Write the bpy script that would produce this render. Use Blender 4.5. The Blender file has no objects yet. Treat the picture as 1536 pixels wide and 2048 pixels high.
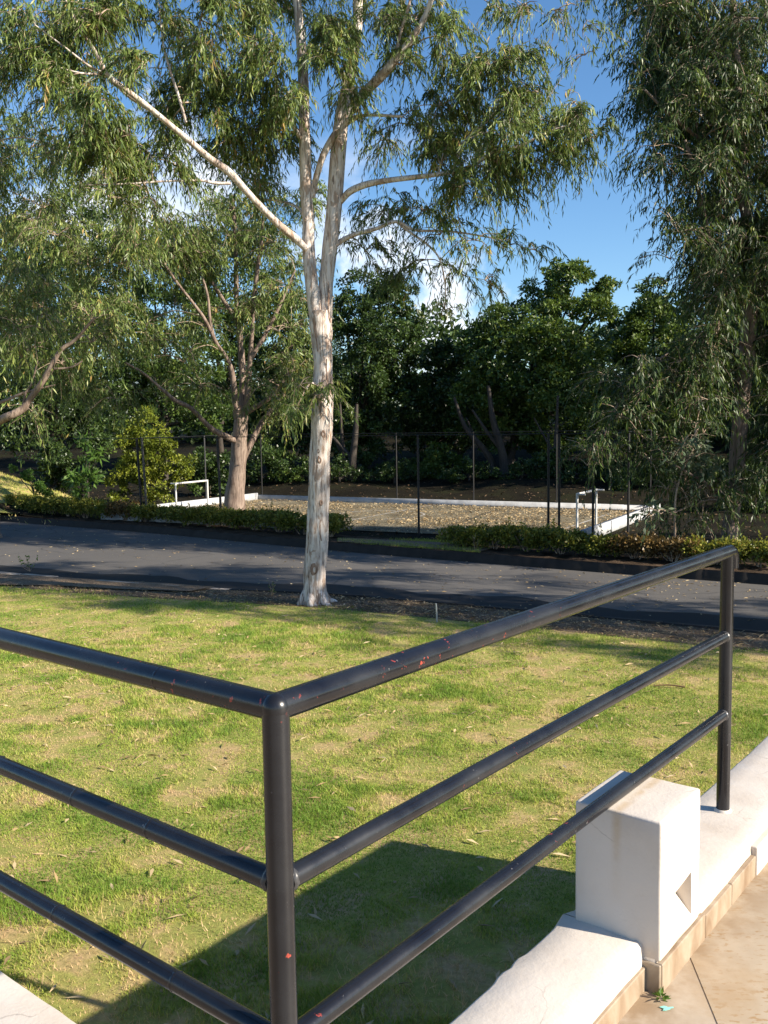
import bpy, bmesh, math, random
import numpy as np
from mathutils import Vector, Matrix

rng = np.random.default_rng(11)
random.seed(11)
SC = bpy.context.scene
COL = SC.collection

# ------------------------------------------------------------------ camera
CAM_H = 3.0                                   # eye height above the lawn (m)
FPX, PITCH, ROLL = 1837.0, 0.09197, -0.01541  # focal length for a 2048 px tall picture
_cp, _sp = math.cos(PITCH), math.sin(PITCH)
_F = np.array([0, _cp, -_sp]); _U0 = np.array([0, _sp, _cp]); _R0 = np.array([1.0, 0, 0])
_c, _s = math.cos(ROLL), math.sin(ROLL)
_R = _c*_R0 + _s*_U0; _U = -_s*_R0 + _c*_U0
cam_data = bpy.data.cameras.new('camera')
cam_data.sensor_fit = 'VERTICAL'; cam_data.sensor_height = 36.0
cam_data.lens = 36.0*FPX/2048.0
cam_data.clip_start = 0.05; cam_data.clip_end = 3000
cam = bpy.data.objects.new('camera', cam_data); COL.objects.link(cam)
M = Matrix(((_R[0], _U[0], -_F[0], 0), (_R[1], _U[1], -_F[1], 0), (_R[2], _U[2], -_F[2], CAM_H), (0, 0, 0, 1)))
cam.matrix_world = M
SC.camera = cam

# ------------------------------------------------------------------ sky, sun, exposure
SUN_AZ, SUN_EL = math.radians(113.2), math.radians(27.7)     # azimuth clockwise from +Y
world = bpy.data.worlds.new('World'); SC.world = world; world.use_nodes = True
nt = world.node_tree; nt.nodes.clear()
wo = nt.nodes.new('ShaderNodeOutputWorld'); bg = nt.nodes.new('ShaderNodeBackground')
sky = nt.nodes.new('ShaderNodeTexSky'); sky.sky_type = 'NISHITA'; sky.sun_disc = False
sky.sun_elevation = SUN_EL; sky.sun_rotation = SUN_AZ
sky.air_density = 1.0; sky.dust_density = 0.25; sky.ozone_density = 4.0
bg.inputs['Strength'].default_value = 0.075
# cumulus: noise over the view direction, only low above the horizon
tc = nt.nodes.new('ShaderNodeTexCoord')
mp = nt.nodes.new('ShaderNodeMapping'); mp.inputs['Scale'].default_value = (1, 1, 1.9)
mp.inputs['Location'].default_value = (0.35, 0.12, 0.1)
ns = nt.nodes.new('ShaderNodeTexNoise'); ns.inputs['Scale'].default_value = 4.2
ns.inputs['Detail'].default_value = 9; ns.inputs['Roughness'].default_value = 0.56
sep = nt.nodes.new('ShaderNodeSeparateXYZ')
rl = nt.nodes.new('ShaderNodeValToRGB'); rl.color_ramp.elements[0].position = 0.57; rl.color_ramp.elements[1].position = 0.70
band = nt.nodes.new('ShaderNodeValToRGB')
band.color_ramp.elements[0].position = 0.0; band.color_ramp.elements[0].color = (1, 1, 1, 1)
band.color_ramp.elements[1].position = 0.32; band.color_ramp.elements[1].color = (0, 0, 0, 1)
e = band.color_ramp.elements.new(0.20); e.color = (0.9, 0.9, 0.9, 1)
mul = nt.nodes.new('ShaderNodeMath'); mul.operation = 'MULTIPLY'
mixc = nt.nodes.new('ShaderNodeMixRGB'); mixc.inputs['Color2'].default_value = (6.4, 6.7, 7.2, 1)
L_ = nt.links.new
L_(tc.outputs['Generated'], mp.inputs['Vector']); L_(mp.outputs[0], ns.inputs['Vector'])
L_(tc.outputs['Generated'], sep.inputs[0]); L_(ns.outputs['Fac'], rl.inputs[0]); L_(sep.outputs['Z'], band.inputs[0])
L_(rl.outputs[0], mul.inputs[0]); L_(band.outputs[0], mul.inputs[1])
# a few small cumulus of their own
n2 = nt.nodes.new('ShaderNodeTexNoise'); n2.inputs['Scale'].default_value = 17; n2.inputs['Detail'].default_value = 8; n2.inputs['Roughness'].default_value = 0.6
L_(tc.outputs['Generated'], n2.inputs['Vector'])
prev = mul.outputs[0]
for az_, el_, rad in ((1.2, 9.9, .040), (3.4, 7.2, .048), (4.8, 5.6, .040), (-15.5, 13.6, .050), (-12.6, 14.6, .040), (24, 8, .06), (-40, 9, .09), (60, 12, .08), (120, 10, .1), (-100, 8, .1), (170, 11, .08)):
    a_, e_ = math.radians(az_), math.radians(el_)
    ds = nt.nodes.new('ShaderNodeVectorMath'); ds.operation = 'DISTANCE'; L_(tc.outputs['Generated'], ds.inputs[0])
    ds.inputs[1].default_value = (math.sin(a_)*math.cos(e_), math.cos(a_)*math.cos(e_), math.sin(e_))
    m1 = nt.nodes.new('ShaderNodeMath'); m1.operation = 'MULTIPLY_ADD'; m1.inputs[1].default_value = -0.22; L_(n2.outputs['Fac'], m1.inputs[0]); L_(ds.outputs['Value'], m1.inputs[2])
    mr = nt.nodes.new('ShaderNodeMapRange'); L_(m1.outputs[0], mr.inputs['Value'])
    for k_, v_ in (('From Min', rad-.135), ('From Max', rad-.085), ('To Min', 0.92), ('To Max', 0.0)): mr.inputs[k_].default_value = v_
    mx = nt.nodes.new('ShaderNodeMath'); mx.operation = 'MAXIMUM'; L_(prev, mx.inputs[0]); L_(mr.outputs[0], mx.inputs[1]); prev = mx.outputs[0]
L_(prev, mixc.inputs['Fac']); hue = nt.nodes.new('ShaderNodeHueSaturation'); hue.inputs['Saturation'].default_value = 1.12
L_(sky.outputs[0], hue.inputs['Color']); L_(hue.outputs[0], mixc.inputs['Color1'])
L_(mixc.outputs[0], bg.inputs['Color']); L_(bg.outputs[0], wo.inputs['Surface'])

sd = bpy.data.lights.new('sun', 'SUN'); sd.energy = 4.4; sd.angle = math.radians(0.53); sd.color = (1.0, 0.89, 0.74)
sun = bpy.data.objects.new('sun', sd); COL.objects.link(sun)
SUN_DIR = Vector((math.sin(SUN_AZ)*math.cos(SUN_EL), math.cos(SUN_AZ)*math.cos(SUN_EL), math.sin(SUN_EL)))
sun.rotation_euler = SUN_DIR.to_track_quat('Z', 'Y').to_euler(); sun.location = (20, -10, 30)
vs = SC.view_settings
vs.view_transform = 'Standard'; vs.look = 'None'; vs.gamma = 1.0; vs.use_curve_mapping = False
vs.exposure = 1.35
SC.cycles.max_bounces = 8; SC.cycles.diffuse_bounces = 3; SC.cycles.transmission_bounces = 5

# ------------------------------------------------------------------ helpers
def A3(v): return np.array(v, dtype=float)
def ray(x, y): return _F + (x-768)/FPX*_R + (1024-y)/FPX*_U
def gp(x, y, z=0.0):
    "point of the place seen at a spot of the photograph, at height z"
    d = ray(x, y); p = d*((z-CAM_H)/d[2]); p[2] += CAM_H; return p
def at(x, y, Y):
    "point seen at a spot of the photograph, Y metres away"
    d = ray(x, y); p = d*(Y/d[1]); p[2] += CAM_H; return p
def unit(v):
    n = np.linalg.norm(v, axis=-1, keepdims=True); return v/np.maximum(n, 1e-9)

class MB:
    "collects vertices and faces; build() links them as one mesh object"
    def __init__(s): s.v = []; s.f = {3: [], 4: []}; s.n = 0; s.a = []
    def add(s, v, f, a=None):
        v = np.asarray(v, float).reshape(-1, 3); f = np.asarray(f, int)
        s.f[f.shape[1]].append(f+s.n); s.v.append(v); s.n += len(v)
        s.a.append(np.zeros(len(v)) if a is None else np.broadcast_to(np.asarray(a, float), (len(v),)))
    def faces(s, v, fs):
        v = np.asarray(v, float)
        q = [x for x in fs if len(x) == 4]; t = [x for x in fs if len(x) == 3]
        k = s.n; s.v.append(v); s.n += len(v); s.a.append(np.zeros(len(v)))
        if q: s.f[4].append(np.array(q)+k)
        if t: s.f[3].append(np.array(t)+k)
    def build(s, name, mat=None, parent=None, smooth=True, origin=None):
        V = np.concatenate(s.v) if s.v else np.zeros((0, 3))
        if origin is None and parent is not None:
            o = parent; origin = np.zeros(3)
            while o is not None: origin = origin+np.array(o.location); o = o.parent
        if origin is not None: V = V-np.asarray(origin, float)
        me = bpy.data.meshes.new(name)
        T = np.concatenate(s.f[3]) if s.f[3] else np.zeros((0, 3), int)
        Q = np.concatenate(s.f[4]) if s.f[4] else np.zeros((0, 4), int)
        me.vertices.add(len(V)); me.vertices.foreach_set('co', V.astype(np.float32).ravel())
        nl = len(T)*3+len(Q)*4; me.loops.add(nl)
        me.loops.foreach_set('vertex_index', np.concatenate([T.ravel(), Q.ravel()]).astype(np.int32))
        me.polygons.add(len(T)+len(Q))
        st = np.concatenate([np.arange(len(T))*3, len(T)*3+np.arange(len(Q))*4]).astype(np.int32)
        me.polygons.foreach_set('loop_start', st)
        me.update(calc_edges=True)
        if smooth: me.polygons.foreach_set('use_smooth', np.ones(len(T)+len(Q), bool))
        at_ = me.attributes.new('rnd', 'FLOAT', 'POINT')
        at_.data.foreach_set('value', np.concatenate(s.a).astype(np.float32) if s.a else np.zeros(0, np.float32))
        if mat: me.materials.append(mat)
        me.validate()
        o = bpy.data.objects.new(name, me); COL.objects.link(o)
        if parent is not None: o.parent = parent
        elif origin is not None: o.location = origin
        return o

def tag(o, label=None, cat=None, group=None, kind=None):
    if label: o['label'] = label
    if cat: o['category'] = cat
    if group: o['group'] = group
    if kind: o['kind'] = kind
    return o
def empty(name, loc, label=None, cat=None, group=None):
    o = bpy.data.objects.new(name, None); COL.objects.link(o); o.location = tuple(loc); o.empty_display_size = 0.2
    return tag(o, label, cat, group)

def tube(mb, pts, rad, n=8, a=0.0, cap=True, wob=0.0):
    P = np.asarray(pts, float); r = np.broadcast_to(np.asarray(rad, float), (len(P),))
    T = np.gradient(P, axis=0); T = unit(T)
    up = A3((0.37, 0.21, 0.9)) if abs(T[0][2]) < 0.9 else A3((1.0, 0.1, 0))
    X = np.cross(T[0], up); X /= np.linalg.norm(X)
    th = np.arange(n)*2*math.pi/n; V = []
    for i in range(len(P)):
        X = X - T[i]*np.dot(X, T[i]); X /= max(np.linalg.norm(X), 1e-9); Y = np.cross(T[i], X)
        rr = r[i]*(1+wob*np.sin(th*3+i*0.9)*0.5+wob*np.sin(th*2-i*0.37+1.0)*0.6) if wob else r[i]*np.ones(n)
        V.append(P[i]+(np.cos(th)*rr)[:, None]*X+(np.sin(th)*rr)[:, None]*Y)
    V = np.concatenate(V); k = np.arange(len(P)-1)[:, None]*n; j = np.arange(n)[None]; j2 = (j+1) % n
    F = np.stack([k+j, k+j2, k+n+j2, k+n+j], -1).reshape(-1, 4)
    mb.add(V, F, a)
    if cap:
        for b, rev in ((0, True), ((len(P)-1)*n, False)):
            c = P[0] if rev else P[-1]
            ring = V[b:b+n]; f = [[n, (i+1) % n, i] if rev else [n, i, (i+1) % n] for i in range(n)]
            mb.add(np.vstack([ring, c]), np.array(f), a)

def smooth_path(pts, m=6):
    "Catmull-Rom through the points (last column may be a radius)"
    P = np.asarray(pts, float)
    if len(P) < 3: return np.array([P[0]+(P[-1]-P[0])*t for t in np.linspace(0, 1, m)])
    Q = np.vstack([2*P[0]-P[1], P, 2*P[-1]-P[-2]]); out = []
    for i in range(1, len(Q)-2):
        for t in np.linspace(0, 1, m, endpoint=False):
            p0, p1, p2, p3 = Q[i-1:i+3]
            out.append(0.5*((2*p1)+(-p0+p2)*t+(2*p0-5*p1+4*p2-p3)*t*t+(-p0+3*p1-3*p2+p3)*t**3))
    out.append(P[-1]); return np.array(out)

def box(mb, lo, hi):
    x0, y0, z0 = lo; x1, y1, z1 = hi
    mb.add([(x0,y0,z0),(x1,y0,z0),(x1,y1,z0),(x0,y1,z0),(x0,y0,z1),(x1,y0,z1),(x1,y1,z1),(x0,y1,z1)],
           [(0,3,2,1),(4,5,6,7),(0,1,5,4),(1,2,6,5),(2,3,7,6),(3,0,4,7)])

# ------------------------------------------------------------------ materials
def mat_new(name):
    m = bpy.data.materials.new(name); m.use_nodes = True; t = m.node_tree; t.nodes.clear()
    out = t.nodes.new('ShaderNodeOutputMaterial'); b = t.nodes.new('ShaderNodeBsdfPrincipled')
    t.links.new(b.outputs[0], out.inputs['Surface']); return m, t, b, out
def N(t, typ, **kw):
    n = t.nodes.new('ShaderNode'+typ)
    for k, v in kw.items():
        if k in n.inputs: n.inputs[k].default_value = v
        else: setattr(n, k, v)
    return n
def coords(t, scale=(1, 1, 1), kind='Object'):
    c = N(t, 'TexCoord'); m = N(t, 'Mapping'); m.inputs['Scale'].default_value = scale
    t.links.new(c.outputs[kind], m.inputs['Vector']); return m.outputs[0]
def noise(t, vec, scale, detail=5, rough=0.55, dist=0.0):
    n = N(t, 'TexNoise', Scale=scale, Detail=detail, Roughness=rough, Distortion=dist)
    t.links.new(vec, n.inputs['Vector']); return n.outputs['Fac']
def ramp(t, fac, stops, interp='LINEAR'):
    r = N(t, 'ValToRGB'); cr = r.color_ramp; cr.interpolation = interp
    def col(c): return (c, c, c, 1) if isinstance(c, (int, float)) else (*c, 1)
    cr.elements[0].position = stops[0][0]; cr.elements[0].color = col(stops[0][1])
    cr.elements[1].position = stops[-1][0]; cr.elements[1].color = col(stops[-1][1])
    for p, c in stops[1:-1]:
        e = cr.elements.new(p); e.color = col(c)
    t.links.new(fac, r.inputs[0]); return r.outputs[0]
def mix(t, fac, a, b, mode='MIX'):
    m = N(t, 'MixRGB', blend_type=mode)
    for s, v in ((m.inputs[0], fac), (m.inputs[1], a), (m.inputs[2], b)):
        if isinstance(v, (int, float)): s.default_value = v
        elif isinstance(v, tuple): s.default_value = (*v, 1)
        else: t.links.new(v, s)
    return m.outputs[0]
def bump(t, b, h, strength=0.3, dist=0.01):
    n = N(t, 'Bump', Strength=strength, Distance=dist); t.links.new(h, n.inputs['Height']); t.links.new(n.outputs[0], b.inputs['Normal'])

def leaf_mat(name, stops, trans=0.35, tcol=(0.16, 0.22, 0.03), rough=0.45, spec=0.35):
    m, t, b, out = mat_new(name)
    a = N(t, 'Attribute'); a.attribute_name = 'rnd'
    c = ramp(t, a.outputs['Fac'], stops)
    t.links.new(c, b.inputs['Base Color']); b.inputs['Roughness'].default_value = rough
    b.inputs['Specular IOR Level'].default_value = spec
    tr = N(t, 'BsdfTranslucent'); t.links.new(mix(t, 0.5, c, tcol), tr.inputs['Color'])
    ms = N(t, 'MixShader'); ms.inputs[0].default_value = trans
    t.links.new(b.outputs[0], ms.inputs[1]); t.links.new(tr.outputs[0], ms.inputs[2]); t.links.new(ms.outputs[0], out.inputs['Surface'])
    return m

M_euc = leaf_mat('eucalyptus_leaf', [(0, (0.040, 0.072, 0.020)), (0.35, (0.095, 0.145, 0.034)), (0.62, (0.165, 0.225, 0.052)), (0.84, (0.27, 0.31, 0.085)), (0.95, (0.38, 0.34, 0.09)), (1, (0.42, 0.27, 0.09))], 0.24, (0.26, 0.32, 0.04), 0.45, 0.35)
M_euc2 = leaf_mat('deep_green_gum_leaf', [(0, (0.018, 0.042, 0.014)), (0.5, (0.048, 0.088, 0.024)), (0.82, (0.12, 0.18, 0.038)), (1, (0.25, 0.28, 0.055))], 0.22, (0.20, 0.28, 0.03), 0.45, 0.35)
M_blue = leaf_mat('bluish_gum_leaf', [(0, (0.05, 0.085, 0.05)), (0.5, (0.09, 0.13, 0.075)), (1, (0.15, 0.19, 0.10))], 0.25, (0.16, 0.22, 0.08), 0.5, 0.3)
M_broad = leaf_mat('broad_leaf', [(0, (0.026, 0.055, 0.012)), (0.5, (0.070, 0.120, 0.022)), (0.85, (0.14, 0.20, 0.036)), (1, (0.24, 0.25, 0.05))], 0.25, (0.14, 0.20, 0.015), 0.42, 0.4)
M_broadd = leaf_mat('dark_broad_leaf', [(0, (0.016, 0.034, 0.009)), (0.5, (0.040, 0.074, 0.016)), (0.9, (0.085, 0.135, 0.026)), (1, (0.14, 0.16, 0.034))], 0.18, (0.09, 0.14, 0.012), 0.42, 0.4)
M_yel = leaf_mat('yellow_green_leaf', [(0, (0.07, 0.105, 0.013)), (0.5, (0.16, 0.20, 0.022)), (1, (0.30, 0.31, 0.042))], 0.28, (0.34, 0.35, 0.03), 0.45, 0.3)
M_bright = leaf_mat('young_leaf', [(0, (0.05, 0.11, 0.022)), (1, (0.12, 0.21, 0.04))], 0.35, (0.2, 0.34, 0.04))
M_hedge = leaf_mat('hedge_leaf', [(0, (0.055, 0.080, 0.014)), (0.45, (0.15, 0.175, 0.028)), (0.8, (0.30, 0.30, 0.05)), (1, (0.34, 0.22, 0.06))], 0.34, (0.2, 0.2, 0.02))
M_hedger = leaf_mat('rusty_hedge_leaf', [(0, (0.06, 0.055, 0.018)), (0.5, (0.15, 0.10, 0.035)), (1, (0.26, 0.16, 0.06))], 0.25, (0.2, 0.14, 0.04))
M_grass = leaf_mat('grass_blade', [(0, (0.15, 0.26, 0.036)), (0.35, (0.27, 0.37, 0.055)), (0.62, (0.40, 0.45, 0.09)), (0.82, (0.54, 0.45, 0.18)), (1, (0.64, 0.45, 0.26))], 0.34, (0.36, 0.38, 0.07), 0.55, 0.2)
M_litterd = leaf_mat('rotting_leaf', [(0, (0.05, 0.03, 0.015)), (1, (0.16, 0.10, 0.05))], 0.1, (0.1, 0.06, 0.03), 0.7)
M_litter = leaf_mat('fallen_leaf', [(0, (0.20, 0.13, 0.06)), (0.5, (0.42, 0.30, 0.15)), (1, (0.66, 0.53, 0.32))], 0.15, (0.3, 0.2, 0.1), 0.6)

def m_bark(name, c_lo, c_mid, c_hi, streak=1.0, bs=0.5):
    m, t, b, _ = mat_new(name)
    v = coords(t, (1, 1, 0.10)); w = coords(t, (1, 1, 0.55))
    f = noise(t, v, 15.0*streak, 7, 0.66, 0.5); g = noise(t, w, 2.9*streak, 5, 0.62, 0.8); k = noise(t, coords(t, (1, 1, 0.07)), 30*streak, 4, 0.6)
    c = ramp(t, f, [(0.36, c_lo), (0.45, c_mid), (0.52, c_hi), (0.75, c_hi)])
    c2 = ramp(t, g, [(0.36, c_mid), (0.48, c_hi), (0.58, tuple(x*0.86 for x in c_hi)), (0.68, c_mid)])
    c = mix(t, 0.5, c, c2); pz = noise(t, coords(t, (1, 1, .3)), 4.2*streak, 4, 0.55, 1.2)
    c = mix(t, ramp(t, pz, [(0.56, 0.0), (0.585, 0.75)]), c, tuple(x*.8 for x in c_mid))
    c = mix(t, ramp(t, k, [(0.36, 0.85), (0.42, 0.0)]), c, c_lo)
    t.links.new(c, b.inputs['Base Color']); b.inputs['Roughness'].default_value = 0.8
    bump(t, b, mix(t, 0.5, f, k), bs, 0.03); return m
M_gum = m_bark('gum_bark', (0.07, 0.038, 0.025), (0.36, 0.25, 0.18), (0.62, 0.565, 0.52), 1.25, 0.7)
M_gum2 = m_bark('pink_gum_bark', (0.055, 0.036, 0.026), (0.155, 0.105, 0.08), (0.25, 0.19, 0.15))
M_shred = m_bark('peeling_bark', (0.05, 0.028, 0.02), (0.16, 0.095, 0.065), (0.30, 0.20, 0.145), 1.6)
M_bark = m_bark('dark_bark', (0.012, 0.009, 0.007), (0.028, 0.021, 0.016), (0.05, 0.04, 0.03), 1.3)
M_twig = m_bark('twig_bark', (0.09, 0.06, 0.04), (0.26, 0.18, 0.12), (0.40, 0.31, 0.23))

def m_plaster():
    m, t, b, _ = mat_new('white_plaster'); v = coords(t)
    f = noise(t, v, 3.2, 6, 0.6); g = noise(t, v, 22, 5, 0.6); k = noise(t, v, 90, 3, 0.6)
    c = ramp(t, f, [(0.3, (0.50, 0.44, 0.375)), (0.5, (0.57, 0.515, 0.45)), (0.7, (0.59, 0.54, 0.48))])
    c = mix(t, ramp(t, g, [(0.26, 0.35), (0.36, 0.0)]), c, (0.50, 0.43, 0.35))
    t.links.new(c, b.inputs['Base Color']); b.inputs['Roughness'].default_value = 0.75
    gp_ = N(t, 'NewGeometry'); dv_ = N(t, 'VectorMath', operation='SUBTRACT'); t.links.new(gp_.outputs['Position'], dv_.inputs[0]); dv_.inputs[1].default_value = (-0.1926, 1.55, 0)
    du = N(t, 'VectorMath', operation='DOT_PRODUCT'); t.links.new(dv_.outputs[0], du.inputs[0]); du.inputs[1].default_value = (-math.cos(.67591), math.sin(.67591), 0)
    ab = N(t, 'Math', operation='ADD'); t.links.new(du.outputs['Value'], ab.inputs[0]); ab.inputs[1].default_value = .034
    ab2 = N(t, 'Math', operation='ABSOLUTE'); t.links.new(ab.outputs[0], ab2.inputs[0])
    sk = ramp(t, ab2.outputs[0], [(0.004, .5), (0.020, 0.0)]); hz = N(t, 'SeparateXYZ'); t.links.new(gp_.outputs['Position'], hz.inputs[0])
    hm = N(t, 'MapRange'); t.links.new(hz.outputs['Z'], hm.inputs['Value'])
    for k_, q_ in (('From Min', 1.60), ('From Max', 1.90), ('To Min', 0.0), ('To Max', 1.0)): hm.inputs[k_].default_value = q_
    c = mix(t, mix(t, 1.0, mix(t, 1.0, sk, hm.outputs[0], 'MULTIPLY'), ramp(t, noise(t, v, 16, 4, .6), [(0.35, 0.2), (0.6, 1.0)]), 'MULTIPLY'), c, (0.40, 0.26, 0.10))
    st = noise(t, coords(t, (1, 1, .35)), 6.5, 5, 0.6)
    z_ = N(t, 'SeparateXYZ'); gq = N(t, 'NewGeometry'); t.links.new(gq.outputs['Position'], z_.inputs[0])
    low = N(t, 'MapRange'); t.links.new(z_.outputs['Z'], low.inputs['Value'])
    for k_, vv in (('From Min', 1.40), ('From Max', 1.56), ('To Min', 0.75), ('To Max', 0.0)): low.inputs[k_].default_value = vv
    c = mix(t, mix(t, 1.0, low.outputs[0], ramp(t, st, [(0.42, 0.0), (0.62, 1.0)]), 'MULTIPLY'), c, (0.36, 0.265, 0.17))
    vo = N(t, 'TexVoronoi', Scale=3.1, feature='DISTANCE_TO_EDGE'); vv_ = N(t, 'MixRGB'); vv_.inputs[0].default_value = 0.12
    nz = N(t, 'TexNoise', Scale=6.0, Detail=5.0); t.links.new(v, nz.inputs['Vector']); t.links.new(v, vv_.inputs[1]); t.links.new(nz.outputs['Color'], vv_.inputs[2]); t.links.new(vv_.outputs[0], vo.inputs['Vector'])
    crk = mix(t, 1.0, ramp(t, vo.outputs['Distance'], [(0.002, 0.55), (0.006, 0.0)]), ramp(t, f, [(0.52, 0.0), (0.60, 1.0)]), 'MULTIPLY')
    c = mix(t, crk, c, (0.25, 0.21, 0.17)); t.links.new(c, b.inputs['Base Color'])
    bump(t, b, mix(t, 0.35, g, k), 0.24, 0.010); return m
M_plaster = m_plaster()

def m_floor(name, base, speck):
    m, t, b, _ = mat_new(name); v = coords(t, (1, 1, 1))
    f = noise(t, v, 2.4, 6, 0.6); g = noise(t, coords(t, (1.0, 2.2, 1)), 42, 4, 0.55); k = noise(t, v, 7, 4, 0.6)
    c = ramp(t, f, [(0.3, tuple(x*0.86 for x in base)), (0.7, base)])
    if speck:
        msk = mix(t, 1.0, ramp(t, g, [(0.55, 0.0), (0.62, 0.9)]), ramp(t, k, [(0.40, 0.2), (0.58, 1.0)]), 'MULTIPLY')
        c = mix(t, msk, c, (0.30, 0.19, 0.085))
    c = mix(t, ramp(t, noise(t, v, 5.5, 5, 0.6), [(0.48, 0.0), (0.70, 0.7)]), c, (0.33, 0.235, 0.135))
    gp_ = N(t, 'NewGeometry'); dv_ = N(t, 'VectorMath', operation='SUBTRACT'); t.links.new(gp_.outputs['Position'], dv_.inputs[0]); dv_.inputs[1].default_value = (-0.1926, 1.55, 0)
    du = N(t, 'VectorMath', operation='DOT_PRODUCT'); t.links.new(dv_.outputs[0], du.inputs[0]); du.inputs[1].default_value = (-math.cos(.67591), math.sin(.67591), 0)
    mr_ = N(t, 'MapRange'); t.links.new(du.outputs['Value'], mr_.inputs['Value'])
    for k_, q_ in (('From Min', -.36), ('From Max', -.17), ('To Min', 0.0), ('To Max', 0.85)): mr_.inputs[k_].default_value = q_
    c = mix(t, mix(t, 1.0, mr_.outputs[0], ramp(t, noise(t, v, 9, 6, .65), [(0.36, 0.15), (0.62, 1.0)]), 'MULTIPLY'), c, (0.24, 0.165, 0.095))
    t.links.new(c, b.inputs['Base Color']); b.inputs['Roughness'].default_value = 0.62
    bump(t, b, g, 0.15, 0.006); return m
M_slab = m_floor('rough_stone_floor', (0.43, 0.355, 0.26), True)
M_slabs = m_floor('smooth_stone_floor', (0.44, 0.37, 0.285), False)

def m_tile():
    m, t, b, _ = mat_new('skirting_marble'); v = coords(t, (1, 1, 0.5))
    f = noise(t, v, 11, 6, 0.6, 0.5)
    c = ramp(t, f, [(0.3, (0.19, 0.125, 0.075)), (0.5, (0.27, 0.205, 0.14)), (0.66, (0.34, 0.28, 0.21))])
    t.links.new(c, b.inputs['Base Color']); b.inputs['Roughness'].default_value = 0.45; return m
M_tile = m_tile()

def m_black():
    m, t, b, _ = mat_new('black_enamel'); v = coords(t)
    f = noise(t, v, 5, 6, 0.6); g = noise(t, v, 46, 4, 0.62); k = noise(t, v, 15, 3, 0.6); s = noise(t, coords(t, (1, 1, 1)), 85, 3, 0.6)
    c = ramp(t, f, [(0.35, (0.006, 0.006, 0.008)), (0.65, (0.015, 0.016, 0.019))])
    def spot(p_, rad):
        q_ = N(t, 'VectorMath', operation='DISTANCE'); tcn = N(t, 'TexCoord'); t.links.new(tcn.outputs['Object'], q_.inputs[0]); q_.inputs[1].default_value = tuple(p_)
        return ramp(t, q_.outputs['Value'], [(rad*.55, 1.0), (rad, 0.0)])
    where = mix(t, 1.0, mix(t, 1.0, spot(CHIP1, .42), spot(CHIP2, .30), 'ADD'), mix(t, 1.0, spot(CHIP3, .12), spot(CHIP4, .15), 'ADD'), 'ADD')
    red = mix(t, 1.0, ramp(t, g, [(0.648, 0.0), (0.665, 1.0)]), mix(t, 1.0, where, ramp(t, k, [(0.46, 0.0), (0.52, 1.0)]), 'MULTIPLY'), 'MULTIPLY')
    c = mix(t, red, c, (0.36, 0.055, 0.035))
    sc = mix(t, 1.0, ramp(t, s, [(0.69, 0.0), (0.74, 0.5)]), ramp(t, noise(t, v, 7, 3, 0.6), [(0.48, 0.0), (0.62, 1.0)]), 'MULTIPLY')
    c = mix(t, sc, c, (0.30, 0.29, 0.28))
    t.links.new(c, b.inputs['Base Color'])
    t.links.new(ramp(t, f, [(0.3, 0.14), (0.7, 0.36)]), b.inputs['Roughness'])
    b.inputs['Specular IOR Level'].default_value = 0.5
    bump(t, b, mix(t, 0.5, g, noise(t, v, 28, 4, 0.6)), 0.16, 0.004); return m
_u, _v = np.array([math.sin(0.67591), math.cos(0.67591), 0]), np.array([-math.cos(0.67591), math.sin(0.67591), 0])
CHIP1, CHIP2, CHIP3, CHIP4 = _u*0.62+A3((0, 0, 1.02)), _v*0.22+A3((0, 0, 1.02)), _u*1.05+A3((0, 0, .40)), A3((0, 0, .46))
M_black = m_black()

def m_simple(name, c, rough=0.6, var=0.25, sc=8.0, metal=0.0):
    m, t, b, _ = mat_new(name); f = noise(t, coords(t), sc, 5, 0.6)
    t.links.new(ramp(t, f, [(0.3, tuple(x*(1-var) for x in c)), (0.7, tuple(min(1, x*(1+var*0.6)) for x in c))]), b.inputs['Base Color'])
    b.inputs['Roughness'].default_value = rough; b.inputs['Metallic'].default_value = metal
    bump(t, b, f, 0.1, 0.01); return m
M_white = m_simple('white_paint', (0.42, 0.43, 0.44), 0.6, 0.3, 3)
M_goal = m_simple('white_goal_paint', (0.62, 0.62, 0.60), 0.4, 0.1, 10)
M_pole = m_simple('dark_steel', (0.008, 0.008, 0.009), 0.6, 0.3, 10)
M_polegrey = m_simple('grey_steel', (0.045, 0.046, 0.048), 0.4, 0.2, 10)
M_zinc = m_simple('zinc_pipe', (0.55, 0.57, 0.6), 0.35, 0.2, 20, 0.6)
M_line = m_simple('court_line_paint', (0.42, 0.40, 0.36), 0.8, 0.4, 3)
M_concrete = m_simple('old_concrete', (0.34, 0.29, 0.24), 0.85, 0.5, 3)
M_kerb = m_simple('sooty_kerb_stone', (0.022, 0.018, 0.015), 0.9, 0.5, 4)
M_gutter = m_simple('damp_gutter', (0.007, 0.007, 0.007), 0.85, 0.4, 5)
M_teal = m_simple('teal_paint', (0.25, 0.62, 0.52), 0.6, 0.1, 20)
M_weld = m_simple('weld_bead', (0.05, 0.05, 0.052), 0.35, 0.4, 60)
M_rust = m_simple('rust_stain', (0.42, 0.26, 0.10), 0.8, 0.3, 40)

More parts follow.
